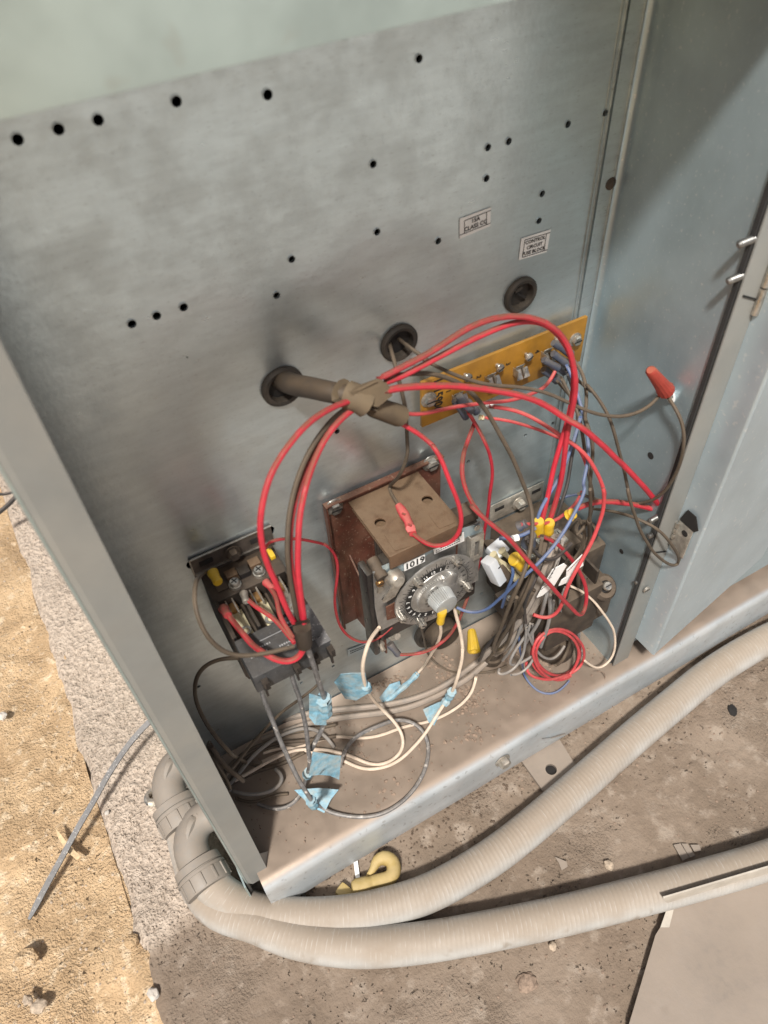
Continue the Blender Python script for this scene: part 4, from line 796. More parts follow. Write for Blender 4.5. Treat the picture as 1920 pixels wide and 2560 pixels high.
# bracket with two holes
bm = bmesh.new(); ed = []
def lp(pts):
    vs = [bm.verts.new(p) for p in pts]
    for i in range(len(vs)): ed.append(bm.edges.new((vs[i], vs[(i+1) % len(vs)])))
lp([(-.2223,-.0036,ZP),(-.1608,-.0036,ZP),(-.1608,-.0655,ZP),(-.2223,-.0655,ZP)])
for q in ((588,712),(995,515)):
    c = P('R2', *q, ZP, 'z'); lp([(c.x + .0042*math.cos(t*math.tau/18), c.y + .0042*math.sin(t*math.tau/18), ZP) for t in range(18)])
bmesh.ops.triangle_fill(bm, use_beauty=True, edges=ed); bmesh.ops.recalc_face_normals(bm, faces=bm.faces)
g = bmesh.ops.extrude_face_region(bm, geom=list(bm.faces)); bmesh.ops.translate(bm, vec=(0,0,-.0014), verts=[v for v in g['geom'] if isinstance(v, bmesh.types.BMVert)])
mb = MB(); mb.bm.free(); mb.bm = bm; mb.build('bracket', 'dustbrown', tm, False)
MB().bb(-.2205, -.1624, -.0640, -.0045, .2520, .2530).build('bracket_inner', 'dustbrown', tm, False)
MB().bb(-.2223, -.1608, -.0668, -.0652, .247, ZP+.0004, .0004).build('bracket_lip', 'dustbrown', tm)
MB().bb(-.2165, -.2150, -.062, -.050, .215, ZP-.0012).build('bracket_side', 'dustbrown', tm, False)
MB().bb(-.1622, -.1608, -.062, -.004, .215, ZP-.0012).build('bracket_side', 'redbrown', tm, False)
for q in ([(625,825),(880,740),(905,900),(715,962)], [(1010,650),(1130,598),(1238,715),(1100,770)]):
    MB().prism([P('R2', *p, ZP+.0002, 'z') for p in q], (0,0,.0004)).build('raised_label', 'dustbrown', tm, False)
# case
MB().bb(-.232, -.140, -.0605, -.046, .150, .2425, .002).build('case', 'bakelite2', tm)
MB().bb(-.205, -.150, -.046, -.004, .170, .235, .003).build('transformer_core', 'bakelite', tm)
for k in range(9): MB().bb(-.2056, -.1494, -.044+.0043*k, -.0422+.0043*k, .168, .2365).build('lamination', 'strap', tm, False)
MB().bb(-.2385, -.2325, -.0600, -.044, .132, .2425, .0025).build('case_side', 'bakelite2', tm)
MB().cyl((-.2285,-.050,.2455), (-.2285,-.066,.2400), .0048).build('post', 'relay', tm)
MB().box((-.151,-.052,.250), (.022,.012,.010)).build('relay_block', 'relay', tm)
YF_ = -.0615
fp = [P('R2',530,1150,-YF_),P('R2',1470,700,-YF_),P('R2',1485,800,-YF_),P('R2',1440,1085,-YF_),Vector((-.1385,YF_,.170)),Vector((-.233,YF_,.168)),P('R2',545,1450,-YF_)]
fp[1].z = fp[0].z; 
MB().prism(fp, (0,.0012,0)).build('face_plate', 'dialsteel', tm, False)
MB().prism([P('R2',*p,-YF_+.0006) for p in [(600,1090),(800,1000),(1300,760),(1460,720),(1470,790),(1330,840),(1000,985),(860,1100),(640,1180)]], (0,-.0003,0)).build('name_plate', 'galv_side', tm, False)
def tsticker(pts, s, size, mt='white', o_=tm, d=-YF_+.0016, sq=1.):
    c = [P('R2',*p,d) for p in pts]; MB().prism(c, (0,-.0004,0)).build('sticker', mt, o_, False)
    ctr = sum(c, Vector())/4 + Vector((0,-.0005,0)); text('lettering', s, ctr, c[1]-c[0], c[0]-c[3], size, 'ink', o_, off=.0003, squash=sq)
tsticker([(792,1068),(972,985),(975,1048),(795,1132)], '1019', .0092, sq=.95)
c = [P('R2',*p,-YF_+.0016) for p in [(1040,905),(1310,795),(1315,870),(1055,985)]]; MB().prism(c, (0,-.0004,0)).build('sticker', 'white', tm, False)
text('lettering', 'Catalog No. 8145', (c[0]+c[1]+c[2]+c[3])/4 + Vector((-.003,-.0005,.0022)), c[1]-c[0], c[0]-c[3], .0034, 'ink', tm)
mb = MB()
for k in range(2):
    for j in range(11): mb.box((c[0]+c[1]+c[2]+c[3])/4 + Vector((-.011+j*.0020,-.0006,-.0010-.0022*k)), (.0014,.0002,.0007))
mb.build('print', 'ink', tm, False)
# slotted strap at the right
mb = MB(); c = P('R2', 1420, 930, .066)
mb.bb(c.x-.0060, c.x+.0060, -.067, -.0655, c.z-.014, c.z-.010); mb.bb(c.x-.0060, c.x+.0060, -.067, -.0655, c.z+.009, c.z+.014)
mb.bb(c.x-.0060, c.x-.0022, -.067, -.0655, c.z-.010, c.z+.009); mb.bb(c.x+.0022, c.x+.0060, -.067, -.0655, c.z-.010, c.z+.009); mb.bb(c.x-.0062, c.x-.0050, -.0655, -.062, c.z-.014, c.z+.014)
mb.build('slotted_strap', 'dsteel', tm, False)
# lever, cup, rivets
c = P('R2', 700, 1180, .065); MB().lathe(c, (.1,-1,.25), [(0,.0075),(.002,.0075),(.006,.0066),(.0085,.0046),(.009,.002)], 24).build('spring_cup', 'dsteel', tm)
l = [P('R2',*p,.072) for p in [(600,1375),(640,1320),(715,1215),(770,1200),(785,1230),(760,1260),(715,1340),(650,1385),(615,1400)]]
MB().prism(l, (0,-.0012,0)).build('lever', 'steel', tm, False)
for q in [(598,1158),(1420,752)]: bolt(tm, P('R2',*q,.0625), (0,-1,0), .0026, .0012, False, 'dsteel', False, 'rivet', 12)
c = P('R2', 575, 1220, .0625); bolt(tm, c, (0,-1,0), .0032, .003, True, 'copper', False, 'screw', 12)
MB().prism([P('R2',*p,.0635) for p in [(560,1245),(620,1270),(590,1310),(560,1320)]], (0,-.001,0)).build('tab', 'steel', tm, False)
MB().prism([P('R2',*p,.0635) for p in [(635,1440),(715,1400),(720,1525),(645,1550)]], (0,-.001,0)).build('tab', 'redbrown', tm, False)
# dial
DC = Vector((-.1845, -.0685, .1965)); ny = Vector((0,-1,0))
MB().lathe(DC + Vector((0,.0014,0)), ny, [(0,.0368),(.0002,.0372),(.0016,.0372),(.0019,.0362)], 72).build('dial', 'dialsteel', tm)
yD = DC.y - .0006
mb = MB()
def arc(r0, r1, a0, a1, n=40):
    p = [Vector((DC.x + r0*math.sin(a0 + (a1-a0)*k/n), yD, DC.z + r0*math.cos(a0 + (a1-a0)*k/n))) for k in range(n+1)] + \
        [Vector((DC.x + r1*math.sin(a1 - (a1-a0)*k/n), yD, DC.z + r1*math.cos(a1 - (a1-a0)*k/n))) for k in range(n+1)]
    return p
seg = arc(.0232, .0285, math.radians(-172), math.radians(18)); N = len(seg)//2
vs1 = [mb.bm.verts.new(p) for p in seg[:N]]; vs2 = [mb.bm.verts.new(p) for p in seg[N:][::-1]]
for k in range(N-1): mb.bm.faces.new((vs1[k], vs1[k+1], vs2[k+1], vs2[k]))
mb.build('night_band', 'ink', tm, False)
mb = MB()
for k in range(96):
    a = k/96*math.tau; r0 = .0290; r1 = .0345 if k % 4 == 0 else .0325
    if k % 4 and k % 2: r1 = .031
    p0 = Vector((DC.x + r0*math.sin(a), yD, DC.z + r0*math.cos(a))); p1 = Vector((DC.x + r1*math.sin(a), yD, DC.z + r1*math.cos(a))); s = (p1-p0).normalized().cross(ny)*.00022
    mb.prism([p0-s, p1-s, p1+s, p0+s], (0,-.0001,0))
r0 = .0289
for k in range(72):
    a = k/72*math.tau; b = (k+1)/72*math.tau
    mb.prism([Vector((DC.x + r*math.sin(t), yD, DC.z + r*math.cos(t))) for r, t in ((r0,a),(r0+.0003,a),(r0+.0003,b),(r0,b))], (0,-.0001,0))
mb.build('dial_ticks', 'ink', tm, False)
for k in range(24):
    a = math.radians(-172 + k*15); s = str((k % 12) + 1 if k < 12 else (k-12) % 12 + 1)
    rad = Vector((math.sin(a), 0, math.cos(a))); tang = Vector((math.cos(a), 0, -math.sin(a)))
    text('numeral', s, DC + rad*.0258 + Vector((0,-.0007,0)), tang, rad, .0042, 'white' if k < 12.6 else 'ink', tm, off=.0002)
MB().lathe(DC + Vector((0,-.0004,0)), ny, [(0,.0225),(.0006,.0222),(.0010,.0200),(.0010,.013)], 48).build('dial_centre', 'dialsteel', tm)
MB().lathe(DC + Vector((-.001,-.0012,0)), ny, [(0,.0175),(.0022,.0175),(.0026,.0160)], 96, .06).build('gear', 'dialsteel', tm)
MB().lathe(DC + Vector((.0105,-.0012,.0105)), ny, [(0,.0070),(.0030,.0070),(.0034,.006)], 56, .08).build('gear', 'dialsteel', tm)
MB().lathe(DC + Vector((-.0005,-.0034,-.0010)), ny, [(0,.0138),(.0010,.0138),(.0014,.012)], 48).build('scale_ring', 'dialsteel', tm)
for k in range(10):
    a = math.radians(150 + k*22); rad = Vector((math.sin(a),0,math.cos(a)))
    text('numeral', str(k*2), DC + Vector((0,-.0050,-.001)) + rad*.0118, Vector((math.cos(a),0,-math.sin(a))), rad, .0028, 'ink', tm)
KC = DC + Vector((0,-.0048,-.001))
kb = MB().lathe(KC, ny, [(0,.0106),(.0006,.0108),(.0105,.0096),(.0112,.0092)], 72, .07).build('knob', 'knob', tm)
MB().lathe(KC + ny*.0110, ny, [(0,.0092),(.0007,.0090),(.0009,.0084)], 40).build('knob_cap', 'knob', kb)
def pin(x, y):
    c = P('R2', x, y, .0712); c.y = DC.y - .0006
    o = MB().lathe(c, ny, [(0,.0036),(.0040,.0036),(.0042,.0030),(.0060,.0030),(.0063,.0026)], 28, .09).build('trip_pin', 'steel', tm)
    MB().box(c + ny*.0064, (.0042,.0004,.0007), Matrix.Rotation(math.radians(40),3,'Y')).build('slot', 'ink', o, False)
for q in ((1250,1040),(915,1225),(1345,1265),(770,1530),(945,1580)): pin(*q)
# things under the timer
for q0, q1, r in (((620,1820),(560,1720),.0036),((740,1700),(660,1650),.0052)):
    a, b = P('R2',*q0,.062), P('R2',*q1,.05); MB().lathe(b, a-b, [(0,r*1.2),((a-b).length*.6,r*1.2),((a-b).length*.6,r*.7),((a-b).length,r*.6)], 8).build('terminal_stud', 'dsteel', tm)
MB().box((-.215,-.040,.150), (.030,.014,.012), None, .001).build('terminal_strip', 'bakelite2', tm)
MB().prism([Vector((-.226,-.0035,.108)),Vector((-.226,-.058,.125)),Vector((-.226,-.058,.16)),Vector((-.226,-.0035,.20))], (-.0014,0,0)).build('bracket_arm', 'redbrown', tm, False)
for q, mt in (((700,1590),'blue'),):
    pass
# round bushing under the timer
c = Vector((-.146,-.001,.020)); bu = empty('bushing', c, 'large black cable bushing low on the back panel under the timer', 'bushing')
c = P('R2', 1090, 1640, .004)
MB().lathe((c.x,0,c.z), ny, [(0,.0265),(.004,.0265),(.006,.024),(.0055,.020),(.001,.019)], 40).build('rim', 'rubber', bu)
MB().lathe((c.x,0,c.z+.004), ny, [(0,.017),(.018,.017),(.020,.015)], 32).build('neck', 'relay', bu)
# ================================================================== left contactor
ct = empty('contactor', (-.315, -.04, .17), 'dark two pole contactor on a steel strap at the left of the back panel', 'contactor')
CX0, CX1, CZ = -.3425, -.2875, .250
mb = MB(); mb.bb(-.3470, -.2845, -.0020, -.0006, .2485, .2705, .0004); mb.build('mounting_strap', 'strap', ct)
for z_ in (.2535,.2698): MB().bb(-.3470, -.2845, -.0030, -.0020, z_, z_+.0009).build('strap_rim', 'steel', ct)
MB().bb(-.3474,-.3464,-.0030,-.0010,.2535,.2700).build('strap_rim', 'steel', ct)
mb = MB()
for x0, x1 in ((-.341,-.331),(-.302,-.292)): mb.bb(x0, x1, -.0026, -.0019, .2600, .2645)
mb.build('strap_slot', 'dark', ct, False)
bolt(ct, P('R1', 585, 540, .004), (0,-1,0), .0045, .005, False, 'relay', True)
MB().bb(CX0, CX1, -.066, -.002, .197, .236, .0015).build('housing', 'bakelite', ct)
MB().bb(CX0, CX1, -.030, -.002, .2345, .2500, .0012).build('rear_deck', 'bakelite', ct)
MB().bb(CX0-.0008, CX0+.0015, -.064, -.002, .199, .2495, .0004).build('side_plate', 'bakelite', ct)
MB().bb(CX1-.0015, CX1+.0008, -.064, -.002, .199, .2495, .0004).build('side_plate', 'bakelite2', ct)
def ctop(x, y, z): return P('R1', x, y, z, 'z')
for q in ((865,755),(615,880)):
    c = ctop(*q, .251); o = MB().lathe(c, (0,0,1), [(-.001,.0046),(.0014,.0046),(.0016,.0038),(.0036,.0038),(.0048,.0030),(.005,.001)], 20).build('screw', 'steel', ct)
    for a in (20, 110): MB().box(c + Vector((0,0,.0049)), (.005,.0009,.0005), Matrix.Rotation(math.radians(a),3,'Z')).build('slot', 'ink', o, False)
for q in ((810,650),(570,770)): c = ctop(*q, .251); MB().box(c, (.0085,.0075,.0035), None, .0006).build('terminal_tab', 'dustbrown', ct)
c = ctop(700, 745, .252); MB().box(c, (.0085,.0085,.006), None, .0008).build('coil_button', 'bakelite2', ct)
c = ctop(985, 560, .252); MB().box(c, (.004,.009,.004), None, .0008).build('spade_boot', 'yellow', ct)
c = ctop(470, 900, .251); mb = MB(); mb.box(c, (.0075,.0075,.0012)); mb.build('terminal_label', 'relay', ct, False)
for x in (-.3425,-.3245,-.3060,-.2890):
    MB().bb(x, x+.0022, -.064, -.028, .2350, .2500, .0005).build('barrier', 'bakelite2', ct)
for x, wt in ((-.3330,1),(-.3145,1),(-.2965,0)):
    MB().bb(x-.0025, x+.0055, -.060, -.036, .2375, .2395, .0004).build('contact_bar', 'ivory' if wt else 'dsteel', ct)
    MB().bb(x-.0040, x+.0040, -.038, -.031, .2385, .2440, .0006).build('contact_clip', 'copper', ct)
    MB().ring((x+.0012,-.056,.2400), (0,0,1), .0022, .0040, .0012, 18).build('terminal_ring', 'steel', ct)
    for k in range(2): MB().bb(x-.0032+.005*k, x-.0022+.005*k, -.044, -.030, .2435, .2475).build('spring_leaf', 'dsteel', ct)
MB().bb(CX0-.0006, CX1+.0006, -.0985, -.0655, .2300, .2488, .0008).build('label_plate', 'cart', ct)
LPz = .2492
mb = MB()
def barline(x0, x1, y, h=.0007): mb.bb(x0, x1, y-h/2, y+h/2, LPz-.0004, LPz+.0001)
barline(-.3280,-.3000,-.0745,.0004); barline(-.3060,-.2890,-.0900,.0004)
for y, x0, x1 in ((-.0710,-.306,-.300),(-.0790,-.334,-.322),(-.0835,-.338,-.326),(-.0850,-.318,-.308),(-.0920,-.305,-.292),(-.0880,-.318,-.312)):
    x = x0
    while x < x1: 
        l = random.uniform(.0006,.0013); barline(x, x+l, y, .0012); x += l + .0006
mb.build('print', 'silverprint', ct, False)
MB().bb(-.311,-.302,-.0850,-.0775, LPz-.0006, LPz+.0006, .0002).build('window', 'bakelite2', ct)
for x in (-.3365,-.314,-.300,-.2885):
    mb = MB(); mb.bb(x-.0022, x+.0022, -.1035, -.0980, .236, .2435); mb.bb(x-.0022, x-.0008, -.1060, -.1035, .233, .2435); mb.build('clip_foot', 'bakelite2', ct, False)
# sparkly scraped edge
MB().bb(CX1-.008, CX1+.0010, -.0990, -.062, .2484, .2493).build('edge_trim', 'blackgrey', ct, False)

# ================================================================== right contactor, fuse block beside it
rc = empty('contactor', (-.055,-.04,.06), 'large dust caked contactor buried in wires at the right of the back panel', 'contactor')
mb = MB(); c0, c1 = P('R3',375,360,.003), P('R3',885,150,.003)
mb.bb(-.0845, -.0255, -.0022, -.0008, .152, .1745, .0006); mb.build('mounting_strap', 'dsteel', rc)
mb = MB(); mb.bb(-.0800,-.0700,-.0028,-.0021,.1650,.1685); mb.bb(-.0385,-.0290,-.0028,-.0021,.1650,.1685); mb.build('strap_slot', 'dark', rc, False)
bolt(rc, P('R3', 640, 230, .004), (0,-1,0), .0052, .006, True, 'dsteel', True)
MB().bb(-.0830,-.0260,-.062,-.002,.06,.150,.002).build('housing', 'relay', rc)
MB().bb(-.0830,-.0260,-.098,-.060,.06,.128,.002).build('front_housing', 'relay', rc)
for x in (-.081,-.066,-.050,-.034): MB().bb(x, x+.0025, -.094, -.030, .127, .146, .0006).build('barrier', 'bakelite', rc)
for x in (-.073,-.0575,-.0415):
    MB().bb(x-.005, x+.005, -.056, -.040, .149, .1535, .0008).build('terminal_block', 'dsteel', rc)
    bolt(rc, (x, -.048, .153), (0,0,1), .0038, .003, True, 'dsteel', False, 'screw', 14)
    bolt(rc, (x, -.078, .130), (0,0,1), .0045, .004, True, 'dsteel', False, 'screw', 14)
for q0, q1, mt in (((850,420),(840,540),'yellow'),((960,430),(935,530),'yellow'),((620,840),(700,860),'yellow'),((1200,340),(1160,365),'yellow'),((760,560),(740,660),'boot')):
    d_ = .096; boot(rc, P('R3',*q0,d_), P('R3',*q1,d_-.002), .0042 if mt != 'boot' else .0050, mt)
boot(rc, P('R3',585,800,.094), P('R3',700,865,.098), .0058, 'yellow', 'spade_boot')
# right hand relay, a round lugged block
rl = empty('relay_block', (-.012,-.05,.1), 'round brown dust covered relay between the right contactor and the side panel', 'relay')
MB().bb(-.0245,-.0015,-.070,-.004,.060,.140,.003).build('body', 'relay', rl)
MB().lathe((-.013,-.050,.139), (0,-.25,1), [(0,.0125),(.006,.0125),(.010,.0105),(.010,.0075),(.004,.007)], 24).build('socket', 'relay', rl)
MB().lathe((-.014,-.050,.146), (0,-.25,1), [(0,.0072),(.0015,.0072)], 20).build('bore', 'dark', rl)
MB().lathe((-.020,-.088,.106), (0,-.6,.8), [(0,.0125),(.010,.0125),(.013,.010),(.013,.006),(.006,.0055)], 24).build('socket', 'relay', rl)
MB().lathe((-.0205,-.0935,.1145), (0,-.6,.8), [(0,.0056),(.001,.0056)], 20).build('bore', 'dark', rl)
MB().bb(-.026,-.004,-.094,-.068,.06,.105,.003).build('lower_body', 'relay', rl)
bolt(rl, (-.0205,-.096,.118), (0,-.6,.8), .0042, .003, True, 'steel', False, 'screw', 14)
for q in ([(1105,850),(1130,870),(1000,1080),(880,1180),(825,1200),(930,1010),(985,915)], [(1290,760),(1300,870),(1180,960),(1125,985),(1130,920)], [(1240,920),(1150,1040),(1050,1080),(1080,1020)]):
    MB().prism([P('R3',*p,.112) for p in q], (0,-.0006,0)).build('paper_label', 'white', rl, False)
mb = MB()
for k in range(7):
    a = P('R3', 905+k*26-30, 1120-k*40, .1136); b = P('R3', 985+k*18-40, 1110-k*42-40, .1136)
    for j in range(6): mb.box(a.lerp(b, j/6), (.0008,.0002,.0006))
for k in range(4):
    a = P('R3', 1150+k*28, 930-k*30, .1136)
    for j in range(3): mb.box(a + Vector((j*.0014,0,j*.0009)), (.0008,.0002,.0006))
mb.build('print', 'ink', rl, False)
# auxiliary switch with white ends and ivory bars
ax = empty('auxiliary_switch', (-.10,-.06,.12), 'auxiliary switch with white end covers and two ivory bars left of the dirty contactor', 'switch')
def pr(pts, d, th, name, mt): MB().prism([P('R3', *p, d) for p in pts], (0, th, 0)).build(name, mt, ax, False)
pr([(380,750),(500,740),(660,960),(570,1010),(480,1010)], .070, .016, 'body', 'relay')
for q, t in (((380,760),.0),((470,720),.0)):
    a = P('R3', q[0], q[1], .074); b = P('R3', q[0]+240, q[1]+250, .086); MB().tube([a, a.lerp(b,.5), b], .0034, 8).build('ivory_bar', 'ivory', ax)
def slabbox(p0, p1, w_, h_, name, mt):
    a, b = P('R3',*p0), P('R3',*p1); d = b-a; x, y, z = frame(d, Vector((0,-.6,.8))); MB().box((a+b)/2, (w_, h_, d.length), Matrix((x, y, z)).transposed(), .0012).build(name, mt, ax)
slabbox((330,820,.080), (440,1040,.088), .0085, .011, 'end_cover', 'whiteplastic')
slabbox((365,660,.062), (480,780,.074), .014, .010, 'end_cover', 'whiteplastic')
slabbox((420,900,.080), (520,1000,.084), .009, .008, 'middle_block', 'relay')
MB().box(P('R3',445,898,.0875), (.0008,.0006,.0025), Matrix.Rotation(.9,3,'Y')).build('mark', 'ink', ax, False)
# lower terminal blocks beneath the contactor
lb = empty('terminal_block', (-.06,-.06,.03), 'small black terminal block half hidden under the dirty contactor', 'terminal block')
MB().box(P('R3',540,1240,.06), (.022,.016,.020), None, .0015).build('body', 'bakelite', lb)
for k in range(3): bolt(lb, P('R3', 490+k*45, 1190+k*14, .069), (0,-1,.3), .0026, .002, True, 'steel', False, 'screw', 12)
cc_ = empty('cable_connector', P('R3', 450, 1850, .02, 'f'), 'dusty round cable connector standing where the thick cables reach the pan', 'connector')
a = P('R3',420,1830,.012,'f'); MB().lathe(a + Vector((0,.01,-.012)), (0,-.1,1), [(0,.012),(.010,.012),(.010,.0095),(.022,.009),(.024,.006)], 20).build('body', 'relay', cc_)
cap = empty('capacitor', P('R3', 1000, 1800, .08), 'round brown dust covered can standing inside the red coil', 'capacitor')
a = P('R3', 1010, 1780, .070); MB().lathe((a.x, a.y+.004, FLOOR), (0,0,1), [(0,.021),(.030,.021),(.033,.019),(.0335,.004)], 36).build('can', 'relay', cap)
MB().lathe((a.x, a.y+.004, FLOOR+.033), (0,0,1), [(0,.012),(.002,.011),(.0022,.002)], 24).build('top_boss', 'dustbrown', cap)
# yellow wire nut with its wires ended, on the pan
yn = empty('wire_nut', P('R2',1385,1740,.01,'f'), 'yellow wire nut lying on the pan below the timer knob', 'wire nut')
a, b = P('R2',1378,1640,.014,'f'), P('R2',1400,1830,.010,'f'); d = b-a; L_ = d.length
MB().lathe(a, d, [(0,.0034),(L_*.08,.0044),(L_*.5,.0056),(L_*.9,.0068),(L_,.0066),(L_,.0044),(L_*.8,.004)], 24, .07).build('shell', 'yellow', yn)

# ================================================================== conduits and elbows
def conduit(pts, r, label):
    pth = relax(smoothpath(pts, .006), 6); mb = MB(); mb.tube(pth, r, 28)
    # length along for the spiral ribs
    me_ = mb.bm; lay = me_.verts.layers.float.new('along'); me_.verts.ensure_lookup_table(); s = 0; n = 28
    for i, p in enumerate(pth):
        if i: s += (p - pth[i-1]).length
        for k in range(n): me_.verts[i*n + k][lay] = s + .0042*k/n
    return mb.build('flexible_conduit', 'conduit', None, True, label, 'conduit', 'flexible conduits on the concrete')
R_ = .0165
z1 = -.062
def cz(*q): return [P('S', x, y, z, 'z') for x, y, z in q]
c1 = [Vector((-.4425,-.066,-.042)), Vector((-.440,-.084,-.047))] + cz((560,2243,-.055),(600,2266,-.060),(650,2283,z1),(699,2291,z1),(761,2294,z1),(830,2291,z1),(895,2283,z1),(1000,2258,z1),(1100,2220,z1),(1248,2130,z1),(1397,2008,z1),(1495,1922,z1),(1594,1835,z1),(1693,1752,z1),(1788,1676,z1),(1920,1598,z1-.001),(2100,1520,z1-.001),(2400,1410,z1-.001))
conduit(c1, R_, 'upper grey flexible conduit curving from the nearer elbow along the pan')
z2 = -.0625
c2 = [Vector((-.4400,.006,-.044)), Vector((-.4440,-.030,-.054)), Vector((-.4490,-.070,z2)), Vector((-.444,-.105,z2))] + cz((640,2306,z2),(700,2335,z2),(790,2358,z2),(895,2369,z2),(1000,2363,z2),(1100,2350,z2),(1250,2322,z2),(1397,2291,z2),(1594,2242,z2),(1742,2202,z2),(1920,2150,z2),(2100,2080,z2),(2400,1960,z2))
conduit(c2, R_, 'lower grey flexible conduit sweeping along the bottom right of the slab')
def elbow(o_, y0, z0, label):
    """comes out of the left panel, turns forward, compression nut"""
    e = empty('conduit_elbow', (-.41, y0, z0), label, 'conduit fitting', 'conduit elbows at the left panel')
    pts = [Vector((-.408, y0, z0)), Vector((-.416, y0, z0))]
    for k in range(0, 9):
        t = k/8*math.pi/2*1.0; pts.append(Vector((-.420 - .022*math.sin(t), y0 - .026*(1-math.cos(t)), z0 - .004*(1-math.cos(t)))))
    pts.append(Vector((-.442, y0 - .034, z0-.006)))
    MB().tube(pts, .0152, 24, lambda t: 1 + .04*t).build('body', 'fitting', e)
    # raised panel on the bend
    q = [p + Vector((0,0,.0140)) for p in pts[3:9]]; MB().tube(q, .0040, 8, lambda t: .5+.8*math.sin(math.pi*min(1,max(0,t)))).build('raised_rib', 'fitting', e)
    d = Vector((.10,-1,-.22)).normalized(); a = Vector((-.442, y0-.032, z0-.006))
    MB().lathe(a, d, [(0,.0190),(.001,.0215),(.008,.0220),(.0085,.0205),(.0095,.0205),(.010,.0228),(.0125,.0230)], 40).build('collar', 'fitting', e)
    MB().lathe(a + d*.0125, d, [(0,.0218),(.012,.0222),(.014,.0212)], 40).build('nut', 'fitting', e)
    x, y, _ = frame(d); mb = MB()
    for k in range(12):
        t = k/12*math.tau; rr = x*math.cos(t) + y*math.sin(t); mb.box(a + d*.019 + rr*.0223, (.0016,.0022,.012), Matrix((rr, d.cross(rr), d)).transposed(), .0003)
    mb.build('nut_ribs', 'fitting', e)
    MB().lathe((-.4035, y0, z0), (-1,0,0), [(0,.024),(.0045,.024),(.006,.021)], 12).build('locknut', 'wood', e)
elbow(None, -.036, -.034, 'nearer grey conduit elbow beside the foot of the left post')
elbow(None, .028, -.034, 'farther grey conduit elbow half hidden behind the left post')

# ================================================================== small things on the ground
zt = relax(smoothpath([P('T2',1040,130,.05,'g'), P('T2',960,210,.045,'g'), P('T2',860,330,.040,'g'), P('T2',740,510,.034,'g'), P('T2',640,690,.028,'g'), P('T2',540,860,.022,'g'), P('T2',420,1080,.014,'g'), P('T2',290,1320,.006,'g'), P('T2',198,1500,.0,'g')]), 2)
mb = MB(); cs = []
for i, p in enumerate(zt):
    d = (zt[min(i+1,len(zt)-1)] - zt[max(i-1,0)]).normalized(); s = d.cross(Vector((0,-.5,.85))).normalized(); t = i/(len(zt)-1); w2 = .0026*(1 if t < .93 else 1-(t-.93)/.07*.55); h = Vector((0,0,.0007))
    cs.append([p-s*w2-h, p+s*w2-h, p+s*w2+h, p-s*w2+h])
mb.rings(cs, 4); mb.build('cable_tie', 'blackgrey', None, False, 'long black cable tie tail sticking out over the sandy ground', 'cable tie')
W('T1c', 'black_cable', 'black', .0026, 'upper black cable at the left edge of the photo', 'T1', (-120,290,.06,'g'),(0,300,.06,'g'),(80,295,.06,'g'),(140,265,.062,'g'),(210,230,.064,'g'),(330,200,.064,'g'))
W('T2c', 'black_cable', 'black', .0042, 'thicker black cable below the upper one at the left edge', 'T1', (-120,520,.05,'g'),(0,450,.055,'g'),(70,390,.057,'g'),(130,330,.06,'g'),(180,260,.062,'g'),(300,160,.064,'g'))
# hook
hk = empty('yellow_hook', P('T3',1230,860,.008,'g'), 'chalky yellow painted hook lying on the slab under the pan lip', 'hook')
hp = relax(smoothpath([P('T3',*p,h,'g') for p, h in (((1250,790),.010),((1290,740),.011),((1300,700),.012),((1345,680),.012),((1395,705),.012),((1400,765),.012),((1375,800),.012),((1310,815),.012),((1250,835),.012),((1205,860),.012))]), 2)
MB().tube(hp, .0050, 14, lambda t: (.35 + 1.0*min(1, t*3.2)) if t < .75 else 1.35 - .2*(t-.75)).build('hook', 'yellowhook', hk)
MB().lathe(P('T3',1165,858,.013,'g'), P('T3',1240,835,.013,'g') - P('T3',1165,858,.013,'g'), [(0,.003),(.001,.0062),(.005,.0078),(.014,.0074),(.020,.0055)], 20).build('hook_eye', 'yellowhook', hk)
MB().box(P('T3',1128,880,.006,'g'), (.012,.016,.008), Matrix.Rotation(.4,3,'Z'), .0025).build('hook_latch', 'yellowhook', hk)
# anchor plate
an = empty('anchor_plate', P('T4',550,440,.003,'g'), 'square steel anchor plate with a hole sticking out under the pan', 'anchor plate')
c = [P('T4',*p,.006,'g') for p in [(405,400),(605,300),(690,440),(530,572)]]
bm = bmesh.new(); ed = []; hc = P('T4',562,452,.006,'g')
lp(c); lp([hc + Vector((.0058*math.cos(t*math.tau/18), .0058*math.sin(t*math.tau/18), 0)) for t in range(18)])
bmesh.ops.triangle_fill(bm, use_beauty=True, edges=ed); bmesh.ops.recalc_face_normals(bm, faces=bm.faces)
g = bmesh.ops.extrude_face_region(bm, geom=list(bm.faces)); bmesh.ops.translate(bm, vec=(0,0,-.0035), verts=[v for v in g['geom'] if isinstance(v, bmesh.types.BMVert)])
mb = MB(); mb.bm.free(); mb.bm = bm; mb.build('plate', 'plate', an, False)
MB().lathe(hc - Vector((0,0,.0055)), (0,0,1), [(0,.0064),(.001,.0064)], 16).build('anchor_hole', 'dark', an)
